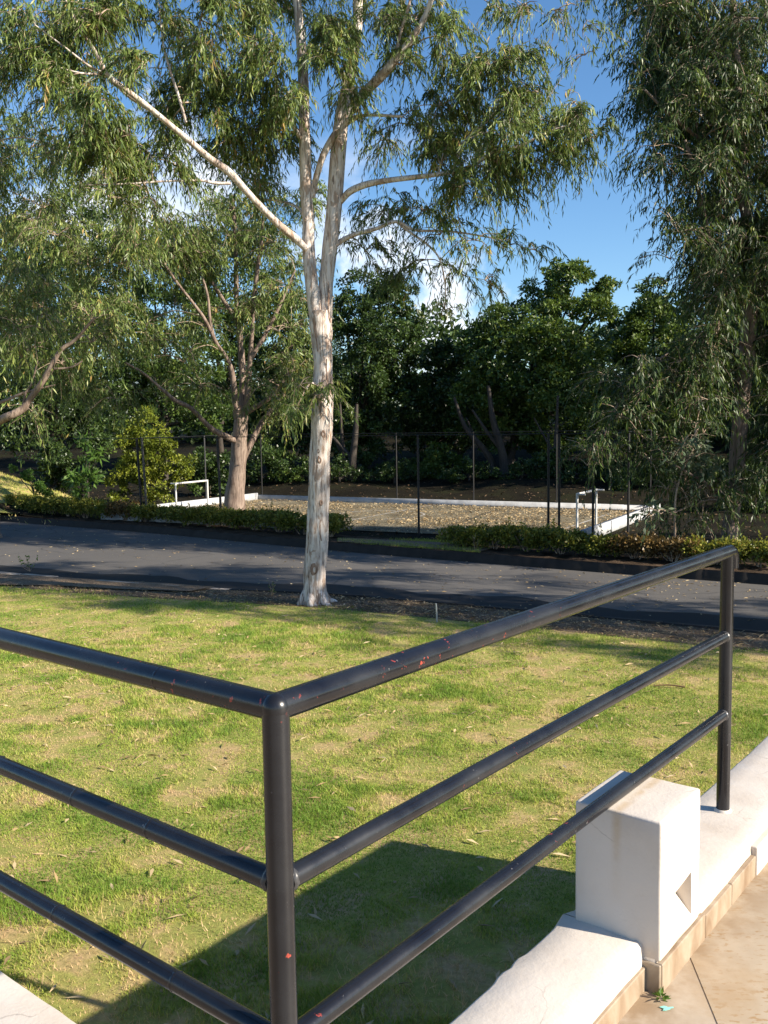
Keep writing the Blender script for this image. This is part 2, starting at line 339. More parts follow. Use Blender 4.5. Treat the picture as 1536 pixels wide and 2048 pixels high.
def m_asphalt():
    m, t, b, _ = mat_new('asphalt'); v = coords(t)
    f = noise(t, v, 0.35, 5, 0.6); g = noise(t, v, 60, 4, 0.7); k = noise(t, coords(t, (1, 1, 1)), 3, 5, 0.6)
    c = ramp(t, f, [(0.3, (0.068, 0.064, 0.060)), (0.7, (0.10, 0.094, 0.087))])
    c = mix(t, 0.5, c, ramp(t, g, [(0.3, (0.05, 0.049, 0.047)), (0.7, (0.13, 0.122, 0.115))]))
    c = mix(t, ramp(t, k, [(0.5, 0.0), (0.75, 0.35)]), c, (0.12, 0.105, 0.085))
    t.links.new(c, b.inputs['Base Color']); b.inputs['Roughness'].default_value = 0.85
    vo = N(t, 'TexVoronoi', Scale=0.55, feature='DISTANCE_TO_EDGE'); vm = N(t, 'MixRGB'); vm.inputs[0].default_value = 0.25
    nz = N(t, 'TexNoise', Scale=1.6, Detail=6.0); t.links.new(v, nz.inputs['Vector']); t.links.new(v, vm.inputs[1]); t.links.new(nz.outputs['Color'], vm.inputs[2]); t.links.new(vm.outputs[0], vo.inputs['Vector'])
    ck = mix(t, 1.0, ramp(t, vo.outputs['Distance'], [(0.004, 0.8), (0.012, 0.0)]), ramp(t, noise(t, v, 0.25, 3, .5), [(0.5, 0.0), (0.6, 1.0)]), 'MULTIPLY')
    c = mix(t, ck, c, (0.02, 0.02, 0.02))
    pt = noise(t, coords(t, (.5, .5, 1)), 0.9, 3, 0.5); c = mix(t, ramp(t, pt, [(0.60, 0.0), (0.62, 0.35)]), c, (0.05, 0.05, 0.05)); t.links.new(c, b.inputs['Base Color'])
    bump(t, b, g, 0.4, 0.01); return m
M_asphalt = m_asphalt()

def m_lawn():
    m, t, b, _ = mat_new('lawn_turf'); v = coords(t)
    f = noise(t, v, 2.4, 7, 0.68, 0.4); g = noise(t, v, 24, 5, 0.7); k = noise(t, v, 130, 3, 0.7)
    c = ramp(t, f, [(0.35, (0.22, 0.27, 0.058)), (0.48, (0.34, 0.33, 0.09)), (0.56, (0.46, 0.35, 0.155)), (0.68, (0.52, 0.34, 0.20))])
    c = mix(t, ramp(t, g, [(0.35, 0.6), (0.6, 0.0)]), c, (0.17, 0.16, 0.05))
    c = mix(t, ramp(t, k, [(0.5, 0.0), (0.7, 0.5)]), c, (0.45, 0.44, 0.16))
    t.links.new(c, b.inputs['Base Color']); b.inputs['Roughness'].default_value = 0.95
    b.inputs['Specular IOR Level'].default_value = 0.1
    bump(t, b, mix(t, 0.5, g, k), 0.8, 0.03); return m
M_lawn = m_lawn()
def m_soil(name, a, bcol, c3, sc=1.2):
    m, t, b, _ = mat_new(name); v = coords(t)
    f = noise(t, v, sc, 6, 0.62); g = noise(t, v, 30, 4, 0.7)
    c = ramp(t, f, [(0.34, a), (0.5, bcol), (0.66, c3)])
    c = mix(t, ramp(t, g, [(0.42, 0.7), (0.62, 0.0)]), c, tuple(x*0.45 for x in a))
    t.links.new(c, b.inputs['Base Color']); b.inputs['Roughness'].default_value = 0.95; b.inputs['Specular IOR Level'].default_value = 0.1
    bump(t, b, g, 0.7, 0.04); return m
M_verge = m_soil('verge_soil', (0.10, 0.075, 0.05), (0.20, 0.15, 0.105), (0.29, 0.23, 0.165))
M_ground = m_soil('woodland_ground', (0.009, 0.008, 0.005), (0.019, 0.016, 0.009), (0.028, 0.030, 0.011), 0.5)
M_hill = m_soil('dry_grass_hill', (0.22, 0.19, 0.09), (0.32, 0.28, 0.13), (0.24, 0.27, 0.09), 0.4)
M_court = m_soil('leafy_court', (0.14, 0.125, 0.085), (0.25, 0.215, 0.145), (0.34, 0.295, 0.20), 0.9)
M_bed = m_soil('hedge_bed_soil', (0.045, 0.03, 0.02), (0.085, 0.058, 0.038), (0.13, 0.09, 0.06), 2)
M_path = m_soil('trodden_path', (0.20, 0.15, 0.10), (0.27, 0.20, 0.14), (0.32, 0.25, 0.18), 2)

# ------------------------------------------------------------------ terrace frame: u along the right wing, v along the left wing
TAZ = 0.67591
UU = np.array([math.sin(TAZ), math.cos(TAZ), 0]); VV = np.array([-math.cos(TAZ), math.sin(TAZ), 0])
CO = np.array([-0.1926, 1.55, 0.0])
def W(u, v, z): return CO+UU*u+VV*v+np.array([0, 0, z])
Z_CAP, Z_FLOOR = 1.525, 1.39
Z_TOP, Z_MID, Z_LOW = 2.521, 2.204, 1.905
U_END = 4.73

def sheet(name, pts, z, mat, kind='structure', thick=None):
    mb = MB(); P = [(p[0], p[1], z) for p in pts]
    me = bpy.data.meshes.new(name); o = bpy.data.objects.new(name, me); COL.objects.link(o)
    bm = bmesh.new(); vs_ = [bm.verts.new(p) for p in P]; f = bm.faces.new(vs_)
    bmesh.ops.triangulate(bm, faces=[f])
    bmesh.ops.recalc_face_normals(bm, faces=bm.faces)
    for ff in bm.faces:
        if ff.normal.z < 0: ff.normal_flip()
    bm.to_mesh(me); bm.free(); me.materials.append(mat)
    if kind: o['kind'] = kind
    return o

# ------------------------------------------------------------------ ground
def g2(o, label): o['label'] = label; return o
mb = MB(); mb.add([(-900,-500,-0.45),(900,-500,-0.45),(900,1500,-0.45),(-900,1500,-0.45)], [(0,1,2,3)])
tag(mb.build('ground', M_hill, smooth=False), 'dry grassy land reaching to the horizon beyond the trees', kind='structure')

NEAR = [A3(p) for p in ((-60,51),(-34,34.5),(-20,26),(-8.32,19.67),(-4.63,17.87),(-0.64,16.35),(1.9,14.99),(5.47,12.92),(12,8.9),(30,-3),(60,-23))]
FAR = [A3(p) for p in ((-80,86),(-40,53.5),(-26,42.5),(-13.73,32.69),(-7.19,28.05),(-0.87,23.04),(4.55,19.22),(7.34,17.41),(13.5,13.2),(33,-1),(62,-21))]
NEARs = smooth_path(NEAR, 8); FARs = smooth_path(FAR, 8)
def strip(name, A, B, za, zb, mat, n=3, jit=0.0):
    mb = MB(); m = len(A); V = []
    for j in range(n+1):
        t = j/n; q = A*(1-t)+B*t
        V.append(np.column_stack([q, np.full(m, za*(1-t)+zb*t)+(rng.normal(0, jit, m) if 0 < j < n else 0)]))
    V = np.concatenate(V); k = np.arange(n)[:, None]*m; i = np.arange(m-1)[None]
    F = np.stack([k+i, k+i+1, k+m+i+1, k+m+i], -1).reshape(-1, 4)
    mb.add(V, F); return mb.build(name, mat)
def offs(P, d):
    T = unit(np.gradient(P, axis=0)); Nn = np.column_stack([-T[:, 1], T[:, 0]]); return P+Nn*d   # +d: away from the camera
Z_ROAD = -0.13
tag(strip('road', NEARs, FARs, Z_ROAD, Z_ROAD, M_asphalt, 4), 'narrow grey asphalt road crossing behind the lawn', kind='structure')
# damp gutter along the near side, over the asphalt
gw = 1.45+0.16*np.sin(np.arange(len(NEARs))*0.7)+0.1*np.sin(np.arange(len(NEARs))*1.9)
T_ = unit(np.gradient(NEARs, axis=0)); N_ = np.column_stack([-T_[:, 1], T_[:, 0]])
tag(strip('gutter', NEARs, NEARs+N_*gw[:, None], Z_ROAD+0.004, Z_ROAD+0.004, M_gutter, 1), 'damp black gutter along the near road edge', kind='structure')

# lawn sheet (fine grid so that it can undulate), bounded by the verge
inner = offs(NEARs, -1.25)
vin = offs(NEARs, -0.14)
tag(strip('verge', inner, vin, 0.004, 0.0, M_verge, 6, 0.006), 'bare soil verge with litter between lawn and road', kind='structure')
LB = np.column_stack([inner[:, 0]-8, np.full(len(inner), -40.0)]); LB[:, 0] = np.linspace(-70, 60, len(inner))
tag(strip('lawn', LB, inner, 0.0, 0.0, M_lawn, 24), 'sunlit patchy lawn below the terrace', kind='structure')
# near kerb: old concrete edging, broken into stones
kerb = empty('near_kerb', (0, 0, 0)); kerb['kind'] = 'structure'; kerb['label'] = 'old concrete kerb between soil verge and road'
ki = offs(NEARs, -0.15); ko = offs(NEARs, 0.0)
cum = np.concatenate([[0], np.cumsum(np.linalg.norm(np.diff(NEARs, axis=0), axis=1))])
def along(P, s): return np.array([np.interp(s, cum, P[:, 0]), np.interp(s, cum, P[:, 1])])
s = 44.0
while s < 100:
    l = 0.9+random.random()*0.25; a0, a1 = along(ki, s), along(ki, s+l-0.02); b0, b1 = along(ko, s), along(ko, s+l-0.02)
    h0 = 0.012+random.random()*0.035; h1 = h0+random.uniform(-0.012, 0.012)
    mb = MB(); mb.add([(*a0,-0.2),(*a1,-0.2),(*b1,-0.2),(*b0,-0.2),(*a0,h0),(*a1,h1),(*b1,h1-0.01),(*b0,h0-0.01)], [(4,7,6,5),(3,2,6,7),(0,4,5,1),(1,5,6,2),(0,3,7,4)])
    mb.build('kerb_stone', M_concrete if s < 66 else M_kerb, kerb, smooth=False); s += l
pv = [gp(*q, .03)[:2] for q in ((-60,1148),(60,1150),(180,1158),(330,1166),(430,1173),(380,1182),(250,1178),(120,1171),(-60,1168))]
sheet('pavement', pv, .03, M_path); bpy.data.objects['pavement']['label'] = 'cracked pale pavement remnant at the left of the verge'
# far kerb
cumf = np.concatenate([[0], np.cumsum(np.linalg.norm(np.diff(FARs, axis=0), axis=1))])
def alongf(P, s): return np.array([np.interp(s, cumf, P[:, 0]), np.interp(s, cumf, P[:, 1])])
fo = FARs+0; fi = offs(FARs, 0.16)
Z_FV = 0.06
dense = smooth_path(FAR, 40); jt = lambda a_: rng.normal(0, a_, len(dense))
tag(strip('far_kerb', np.vstack([dense]), offs(dense, .10+jt(.015)[:, None]), Z_ROAD-.05, Z_FV+.015, M_kerb, 2, .012), 'dark earthy kerb along the hedge side of the road', kind='structure')
tag(strip('hedge_bed', offs(dense, .10), offs(dense, 1.5+jt(.05)[:, None]), Z_FV+.015, Z_FV+.004, M_bed, 5, .012), 'dark soil bed under the roadside hedge', kind='structure')

# land beyond the road: flat at the court, rising behind it, a grassy mound at the left
CNL, CNR, CFR, CFL = A3((-9.32, 30.76)), A3((4.91, 22.86)), A3((8.57, 29.84)), A3((-5.37, 38.2))
cax = unit((CNR-CNL)[None])[0]; cay = np.array([-cax[1], cax[0]])       # court axes
def bank_z(x, y):
    P = np.stack([x, y], -1); d = (P-CFL)@cay; lat = (P-CFL)@cax
    z = Z_FV + 1.6*np.clip((d-1.2)/13, 0, 1)**1.1 + 2.6*np.clip((d-16)/50, 0, 1.6)
    z += 0.10*np.sin(x*0.9+y*0.4)*np.clip(d/4, 0, 1)
    r2 = ((x+17.3)/4.0)**2+((y-36.0)/3.0)**2
    return np.maximum(z, Z_FV+1.55*np.exp(-r2))
mb = MB(); fi2 = offs(FARs, 0.15); m = len(fi2)
tt = np.concatenate([np.linspace(0, 30, 46), np.linspace(32, 160, 26)])
V = np.concatenate([np.column_stack([offs(FARs, 0.15+t), np.zeros(m)]) for t in tt])
V[:, 2] = bank_z(V[:, 0], V[:, 1])
k = np.arange(len(tt)-1)[:, None]*m; i = np.arange(m-1)[None]
mb.add(V, np.stack([k+i, k+i+1, k+m+i+1, k+m+i], -1).reshape(-1, 4))
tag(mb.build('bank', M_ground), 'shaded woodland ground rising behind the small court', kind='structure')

mb = MB(); gx, gy = np.meshgrid(np.linspace(-24, -11.2, 40), np.linspace(32.5, 41, 28));
mb.add(np.column_stack([gx.ravel(), gy.ravel(), bank_z(gx.ravel(), gy.ravel())-.10+.35*np.exp(-(((gx.ravel()+17.3)/4.8)**2+((gy.ravel()-36)/3.4)**2))]), np.stack([(np.arange(27)[:, None]*40+np.arange(39)[None]), (np.arange(27)[:, None]*40+np.arange(39)[None])+1, (np.arange(27)[:, None]*40+np.arange(39)[None])+41, (np.arange(27)[:, None]*40+np.arange(39)[None])+40], -1).reshape(-1, 4))
tag(mb.build('mound', M_lawn), 'sunlit grassy mound behind the left hedge', kind='structure')
# court
def cpt(a, b, z): p = CNL+cax*a+cay*b; return np.array([p[0], p[1], z])
CW, CD = float((CNR-CNL)@cax), float((CFL-CNL)@cay)
sheet('court_floor', [cpt(0,0,0)[:2], cpt(CW,0,0)[:2], cpt(CW,CD,0)[:2], cpt(0,CD,0)[:2]], Z_FV+0.03, M_court)
bpy.data.objects['court_floor']['label'] = 'small sports court covered in dry leaves'
def court_line(a0, b0, a1, b1, w=0.07):
    p = cpt(a0,b0,0)[:2]; q = cpt(a1,b1,0)[:2]; d = unit((q-p)[None])[0]; n = np.array([-d[1], d[0]])*w/2
    mb = MB(); z = Z_FV+0.036
    mb.add([(*(p+n),z),(*(p-n),z),(*(q-n),z),(*(q+n),z)], [(0,1,2,3)])
    return mb
cl = empty('court_marking', (0,0,0)); cl['kind'] = 'structure'; cl['label'] = 'worn pale lines on the leafy court'
for L4 in ((CW/2,0.3,CW/2,CD-0.3), (1.2,0.3,1.2,CD-0.3), (CW-1.2,0.3,CW-1.2,CD-0.3)):
    court_line(*L4).build('line', M_line, cl)
mb = MB(); n = 40; c0 = cpt(CW/2, CD/2, 0)[:2]; th = np.linspace(0, 2*math.pi, n, endpoint=False); z = Z_FV+0.036
ring = [np.column_stack([c0[0]+r*np.cos(th), c0[1]+r*np.sin(th), np.full(n, z+0.004)]) for r in (1.46, 1.53)]
j = np.arange(n); mb.add(np.vstack(ring), np.column_stack([j, j+n, (j+1) % n+n, (j+1) % n])[:, ::-1]); mb.build('centre_circle', M_line, cl)

# ------------------------------------------------------------------ terrace
terr = MB()
out = [(-14,-10),(U_END-0.02,-10),(U_END-0.02,0.10),(0.10,0.10),(0.10,9.0),(-14,9.0)]
# retaining faces: outer wall skins down to the lawn, floor on top
ts = empty('terrace', tuple(W(0,0,0))); ts['kind'] = 'structure'; ts['label'] = 'raised paved terrace behind the white wall'
def quadmb(pts): m_ = MB(); m_.add(pts, [tuple(range(4))] if len(pts) == 4 else [(0,1,2)]); return m_
# floor slabs: smooth border strip along the wall corner and the rough field
j0, j1 = gp(1393,1945,Z_FLOOR), gp(1440,2060,Z_FLOOR)
ju0, jv0 = (j0-CO)@UU, (j0-CO)@VV; ju1, jv1 = (j1-CO)@UU, (j1-CO)@VV
dj = np.array([ju1-ju0, jv1-jv0]); dj /= np.linalg.norm(dj)
def on(v): return ju0+(v-jv0)*dj[0]/dj[1]
VB = -0.10
def slab(pts, z, mat, name, h=0.12):
    me = bpy.data.meshes.new(name); o = bpy.data.objects.new(name, me); COL.objects.link(o); o.parent = ts
    bm = bmesh.new(); vs_ = [bm.verts.new(tuple(W(a, b, z)-W(0,0,0))) for a, b in pts]; f = bm.faces.new(vs_)
    if f.normal.z < 0: f.normal_flip()
    r = bmesh.ops.extrude_face_region(bm, geom=[f]); bmesh.ops.translate(bm, vec=(0,0,-h), verts=[g for g in r['geom'] if isinstance(g, bmesh.types.BMVert)])
    bmesh.ops.recalc_face_normals(bm, faces=bm.faces); bm.to_mesh(me); bm.free(); me.materials.append(mat); return o
va = -2.2
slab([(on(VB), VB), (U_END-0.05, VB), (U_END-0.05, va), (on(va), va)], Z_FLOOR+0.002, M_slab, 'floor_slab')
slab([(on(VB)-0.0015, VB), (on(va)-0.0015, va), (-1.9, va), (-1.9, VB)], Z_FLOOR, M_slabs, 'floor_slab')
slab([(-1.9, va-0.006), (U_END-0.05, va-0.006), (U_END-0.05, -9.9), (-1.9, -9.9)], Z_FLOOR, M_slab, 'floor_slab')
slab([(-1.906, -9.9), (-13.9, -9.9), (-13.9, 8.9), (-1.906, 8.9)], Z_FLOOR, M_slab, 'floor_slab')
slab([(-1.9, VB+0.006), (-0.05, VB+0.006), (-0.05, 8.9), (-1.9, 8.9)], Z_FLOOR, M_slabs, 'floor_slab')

def wall_run(name, axis, L, prof_fn, mat, root, seg=0.05, amp=0.0017, s0=0.0):
    "low plastered wall swept along u or v; prof_fn(s) gives the section (across, z)"
    mb = MB(); ss = np.arange(s0, L+1e-6, seg); V = []
    for s_ in ss:
        pr = prof_fn(s_)
        for (c, z) in pr:
            V.append(W(s_, c, z) if axis == 'u' else W(c, s_, z))
    n = len(pr); V = np.array(V); V0 = V.copy()
    ph = rng.uniform(0, 6, 8)
    bz = sum(np.sin(V0[:, 0]*f_+ph[q]+V0[:, 1]*f_*0.7)*a_ for q, (f_, a_) in enumerate(((7, 1), (19, .7), (37, .5), (61, .35))))
    V[:, 2] += bz*amp*0.5; dirv = VV if axis == 'u' else UU
    bh = sum(np.sin(V0[:, 0]*f_+V0[:, 2]*f_*1.3+ph[q+4])*a_ for q, (f_, a_) in enumerate(((9, 1), (23, .7), (47, .6), (71, .4))))
    V += dirv*(bh*amp*0.7)[:, None]
    m_ = len(ss); k_ = np.arange(m_-1)[:, None]*n; i_ = np.arange(n-1)[None]
    F = np.stack([k_+i_, k_+i_+1, k_+n+i_+1, k_+n+i_], -1).reshape(-1, 4)
    if axis == 'v': F = F[:, ::-1]
    mb.add(V, F); return mb.build(name, mat, root)

def arc_prof(o_, i_, ztop, zb_out, zb_in, r=0.007, ch=0.016):
    return [(o_, zb_out), (o_, (zb_out+ztop)/2), (o_, ztop-r*1.6), (o_-r*0.35, ztop-r*0.5), (o_-r*1.3, ztop), (o_-0.08, ztop+0.002),
            ((o_+i_)/2, ztop+0.003), (i_+0.05, ztop+0.001), (i_+r, ztop-0.002), (i_+r*0.3, ztop-r*0.6), (i_-0.006, ztop-ch), (i_-0.010, ztop-0.07), (i_-0.010, zb_in)]
wr = empty('terrace_wall', tuple(W(2.0,0,0)), 'low white plastered wall with a raised block under the right railing', 'wall')
U_B0, U_B1 = 1.315, 1.625
def prof_r(s_):
    lump = 0.012*math.exp(-((s_-1.02)/0.03)**2)+0.010*math.exp(-((s_-0.93)/0.02)**2)+0.02*max(0, (s_-1.22)/0.1 if s_ < 1.32 else 0)
    i_ = -0.112 if s_ < U_B0 else -0.150
    pr = arc_prof(0.12, i_, Z_CAP, -0.2, Z_FLOOR-0.05)
    pr = [((c+lump if c > 0.08 else c), z+(0.004*math.exp(-((s_-0.98)/0.05)**2) if c > 0 else 0)) for c, z in pr]
    return pr
wall_run('cap_wall', 'u', U_B0, prof_r, M_plaster, wr, s0=-0.14, seg=0.0285)
wall_run('cap_wall', 'u', U_END, prof_r, M_plaster, wr, s0=U_B0+0.002, seg=0.04)
mb = MB(); mb.add([W(U_END,-10,-0.2), W(U_END,0.118,-0.2), W(U_END,0.118,Z_CAP-0.005), W(U_END,-10,Z_CAP-0.005)], [(0,1,2,3)]); mb.build('end_wall', M_plaster, wr)
wl_ = empty('terrace_wall', tuple(W(0,4,0)), 'low white plastered wall running off past the left railing', 'wall')
wall_run('cap_wall', 'v', 9.0, lambda s_: arc_prof(0.12, -0.112, Z_CAP, -0.2, Z_FLOOR-0.05), M_plaster, wl_, s0=0.145, seg=0.05)

# block on the right wall: rounded, with a half-diamond pit in the terrace face
def rounded_block(lo, hi, r, seg=3):
    bm = bmesh.new(); bmesh.ops.create_cube(bm, size=1.0)
    for v_ in bm.verts:
        v_.co = Vector([lo[q]+(v_.co[q]+0.5)*(hi[q]-lo[q]) for q in range(3)])
    bmesh.ops.bevel(bm, geom=bm.edges[:], offset=r, segments=seg, profile=0.5, affect='EDGES'); return bm
def uv_obj(name, bm, mat, root, sm=True):
    o0 = np.array(root.location)
    for v_ in bm.verts: v_.co = Vector(W(v_.co[0], v_.co[1], v_.co[2])-o0)
    bmesh.ops.recalc_face_normals(bm, faces=bm.faces)
    me = bpy.data.meshes.new(name); bm.to_mesh(me); bm.free(); me.materials.append(mat)
    if sm:
        for p_ in me.polygons: p_.use_smooth = True
    o = bpy.data.objects.new(name, me); COL.objects.link(o); o.parent = root; return o
BLK_V0, BLK_V1, BLK_T = -0.168, 0.098, 1.888
bm = rounded_block((U_B0, BLK_V0, Z_FLOOR+0.085), (U_B1, BLK_V1, BLK_T), 0.009)
bmesh.ops.subdivide_edges(bm, edges=[e_ for e_ in bm.edges if e_.calc_length() > 0.1], cuts=6, use_grid_fill=True)
for v_ in bm.verts:
    w_ = math.sin(v_.co[0]*31+v_.co[2]*17)*0.0007+math.sin(v_.co[1]*43-v_.co[2]*29+1)*0.0006
    v_.co[0] += w_; v_.co[1] += w_*0.8; v_.co[2] += w_*0.6
    if v_.co[2] < Z_CAP+0.06 and v_.co[0] < U_B0+0.03 and -0.12 < v_.co[1] < 0.09: v_.co[0] -= 0.016*((Z_CAP+0.06-v_.co[2])/0.06)**2 if v_.co[2] > Z_CAP-0.02 else 0.016
blk = uv_obj('block', bm, M_plaster, wr)
PIT = [(1.388, 1.644), (1.553, 1.660), (1.556, 1.495)]
# cutter for the pit
bmc = bmesh.new()
T3 = PIT     # (u, z) on the terrace face
o0 = np.array(wr.location)
front = [bmc.verts.new(tuple(W(a, BLK_V0-0.02, z)-o0)) for a, z in T3]
back = [bmc.verts.new(tuple(W(a, b, z)-o0)) for a, b, z in ((1.49, BLK_V0+0.05, 1.625), (1.548, BLK_V0+0.05, 1.632), (1.549, BLK_V0+0.05, 1.575))]
bmc.faces.new(front); bmc.faces.new(back[::-1])
for q in range(3): bmc.faces.new([front[q], back[q], back[(q+1) % 3], front[(q+1) % 3]])
bmesh.ops.recalc_face_normals(bmc, faces=bmc.faces)
mc = bpy.data.meshes.new('pit'); bmc.to_mesh(mc); bmc.free(); oc = bpy.data.objects.new('pit', mc); COL.objects.link(oc); oc.parent = wr
md = blk.modifiers.new('pit', 'BOOLEAN'); md.object = oc; md.operation = 'DIFFERENCE'; md.solver = 'EXACT'
bpy.context.view_layer.update()
dg = bpy.context.evaluated_depsgraph_get()
nm = bpy.data.meshes.new_from_object(blk.evaluated_get(dg)); blk.modifiers.clear(); blk.data = nm
bpy.data.objects.remove(oc)
try: nm.shade_auto = None
except Exception: pass
for p_ in nm.polygons: p_.use_smooth = True
bm = bmesh.new(); bm.from_mesh(nm)
for e_ in bm.edges:
    if len(e_.link_faces) == 2 and e_.calc_face_angle(0) > 0.6: e_.smooth = False
bm.to_mesh(nm); bm.free()
uv_obj('block_base', rounded_block((U_B0+0.001, -0.157, Z_FLOOR-0.02), (U_B1-.01, 0.05, Z_FLOOR+0.11), 0.004, 1), M_plaster, wr)
# thicker wall foot past the tiles, at the picture's edge
uv_obj('wall_foot', rounded_block((2.172, -0.180, Z_FLOOR-0.02), (4.70, -0.10, Z_CAP-0.030), 0.006), M_plaster, wr)
# skirting tiles
def tile(u0, u1, v0, v1, z0, z1, root=wr):
    return uv_obj('skirting_tile', rounded_block((u0, v0, z0), (u1, v1, z1), 0.0025, 1), M_tile, root, False)
ZT = Z_FLOOR+0.068
for a0, a1 in ((-0.10, 0.36), (0.365, 0.82), (0.825, U_B0-0.012)): tile(a0, a1, -0.132, -0.118, Z_FLOOR-0.01, ZT)
tile(U_B0-0.011, U_B0-0.001, -0.173, -0.112, Z_FLOOR-0.01, ZT+0.016)
for a0, a1 in ((U_B0, 1.66), (1.664, 1.91), (1.914, 2.168)): tile(a0, a1, -0.176, -0.158, Z_FLOOR-0.01, ZT+(0.016 if a0 < 1.6 else 0.008))

# ------------------------------------------------------------------ railing
R1, R2 = 0.0242, 0.0202
rail = empty('metal_railing', tuple(W(0,0,Z_CAP)), 'glossy black pipe railing with red paint chips, wrapping the terrace corner', 'railing')
def pipe(name, pts, r, n=24): m_ = MB(); tube(m_, pts, r, n); return m_.build(name, M_black, rail)
def lin(a, b, k=24, sag=0.0, seed=0):
    a, b = np.array(a), np.array(b); t = np.linspace(0, 1, k)[:, None]; P = a+(b-a)*t
    P[:, 2] += -sag*np.sin(np.pi*t[:, 0]); return P
UP = 2.342
pipe('post', lin(W(0,0,Z_CAP-0.03), W(0,0,Z_TOP-0.004)), R1+0.0002)
pipe('post', lin(W(UP,0,Z_CAP-0.03), W(UP,0,Z_TOP-0.01)), R1)
pipe('post', lin(W(0,2.6,Z_CAP-0.03), W(0,2.6,Z_TOP-0.01)), R1)
# top rails with the mitred corner; the right one ends in a turned-down elbow
pipe('top_rail', lin(W(0.0,-0.006,Z_TOP), W(0,5.2,Z_TOP), 40), R1+0.0004)
el = [W(-0.004,0,Z_TOP), *lin(W(0.3,0,Z_TOP), W(UP,0,Z_TOP), 12)]
for q in np.linspace(0, math.pi/2, 8): el.append(W(UP+0.018+0.034*math.sin(q), 0, Z_TOP-0.034+0.034*math.cos(q)))
el.append(W(UP+0.052, 0, Z_TOP-0.066)); pipe('top_rail', el, R1+0.0006)
for z_, nm_ in ((Z_MID, 'middle_rail'), (Z_LOW, 'bottom_rail')):
    pipe(nm_, lin(W(0.0,0.02,z_), W(0,5.2,z_-0.004), 40, -0.006), R2)
    pipe(nm_, lin(W(0.02,0.0,z_), W(UP-0.01,0,z_), 30, -0.004), R2)
bmj = bmesh.new(); bmesh.ops.create_uvsphere(bmj, u_segments=24, v_segments=16, radius=R1+0.0015)
for v_ in bmj.verts: v_.co += Vector(W(0,0,Z_TOP)-np.array(rail.location))
me = bpy.data.meshes.new('corner_joint'); bmj.to_mesh(me); bmj.free(); me.materials.append(M_black)
for p_ in me.polygons: p_.use_smooth = True
oj = bpy.data.objects.new('corner_joint', me); COL.objects.link(oj); oj.parent = rail
def weld(c, axis, r, mat=M_weld, hgt=1.0):
    m_ = MB(); th = np.linspace(0, 2*math.pi, 20, endpoint=False)
    X = np.cross(axis, (0.3, 0.2, 0.93)); X /= np.linalg.norm(X); Y = np.cross(axis, X)
    V = []
    for k_, (dr, da) in enumerate(((0, -0.006), (0.0022, -0.002), (0.0020, 0.002), (0, 0.007))):
        for t_ in th:
            rr = r+dr*hgt+(0.0008*math.sin(t_*9+k_) if dr else -0.001); V.append(c+axis*(da+0.0012*math.sin(t_*5))+X*rr*math.cos(t_)+Y*rr*math.sin(t_))
    n_ = 20; k_ = np.arange(3)[:, None]*n_; i_ = np.arange(n_)[None]
    m_.add(V, np.stack([k_+i_, k_+(i_+1) % n_, k_+n_+(i_+1) % n_, k_+n_+i_], -1).reshape(-1, 4)); return m_.build('weld', mat, rail)
for z_ in (Z_MID, Z_LOW):
    weld(W(R1-0.001,0,z_), UU, R2); weld(W(0,R1-0.001,z_), VV, R2); weld(W(UP-R1+0.001,0,z_), UU, R2)
# joints in the left rails
for v_, z_, r_ in ((0.31, Z_TOP, R1), (0.62, Z_MID, R2), (0.95, Z_MID, R2), (0.30, Z_LOW, R2), (0.36, Z_MID, R2), (0.72, Z_LOW, R2)):
    weld(W(0, v_, z_+0.0055*math.sin(math.pi*v_/5.2) if z_ != Z_TOP else z_), VV, r_, M_black, .45)
# painted foot of the right post
m_ = MB(); th = np.linspace(0, 2*math.pi, 20, endpoint=False)
V = [W(UP+rr*math.cos(t_), rr*math.sin(t_), Z_CAP+zz) for rr, zz in ((0.036, -0.004), (0.033, 0.006), (R1+0.001, 0.012)) for t_ in th]
k_ = np.arange(2)[:, None]*20; i_ = np.arange(20)[None]
m_.add(V, np.stack([k_+i_, k_+(i_+1) % 20, k_+20+(i_+1) % 20, k_+20+i_], -1).reshape(-1, 4)); m_.build('post_foot', M_plaster, rail)

# ------------------------------------------------------------------ leaves
def leaf_quads(mb, P, D, L, Wd, a, fold=0.25, side=None):
    n = len(P)
    R_ = rng.normal(size=(n, 3)) if side is None else side
    S = unit(np.cross(D, R_)); Nn = np.cross(S, D)
    L = np.broadcast_to(L, (n,))[:, None]; Wd = np.broadcast_to(Wd, (n,))[:, None]
    mid = P+D*L*0.42
    V = np.stack([P, mid+S*Wd/2+Nn*Wd*fold, P+D*L-Nn*L*0.06, mid-S*Wd/2+Nn*Wd*fold], 1).reshape(-1, 3)
    F = np.arange(n*4).reshape(n, 4); mb.add(V, F, np.repeat(a, 4))

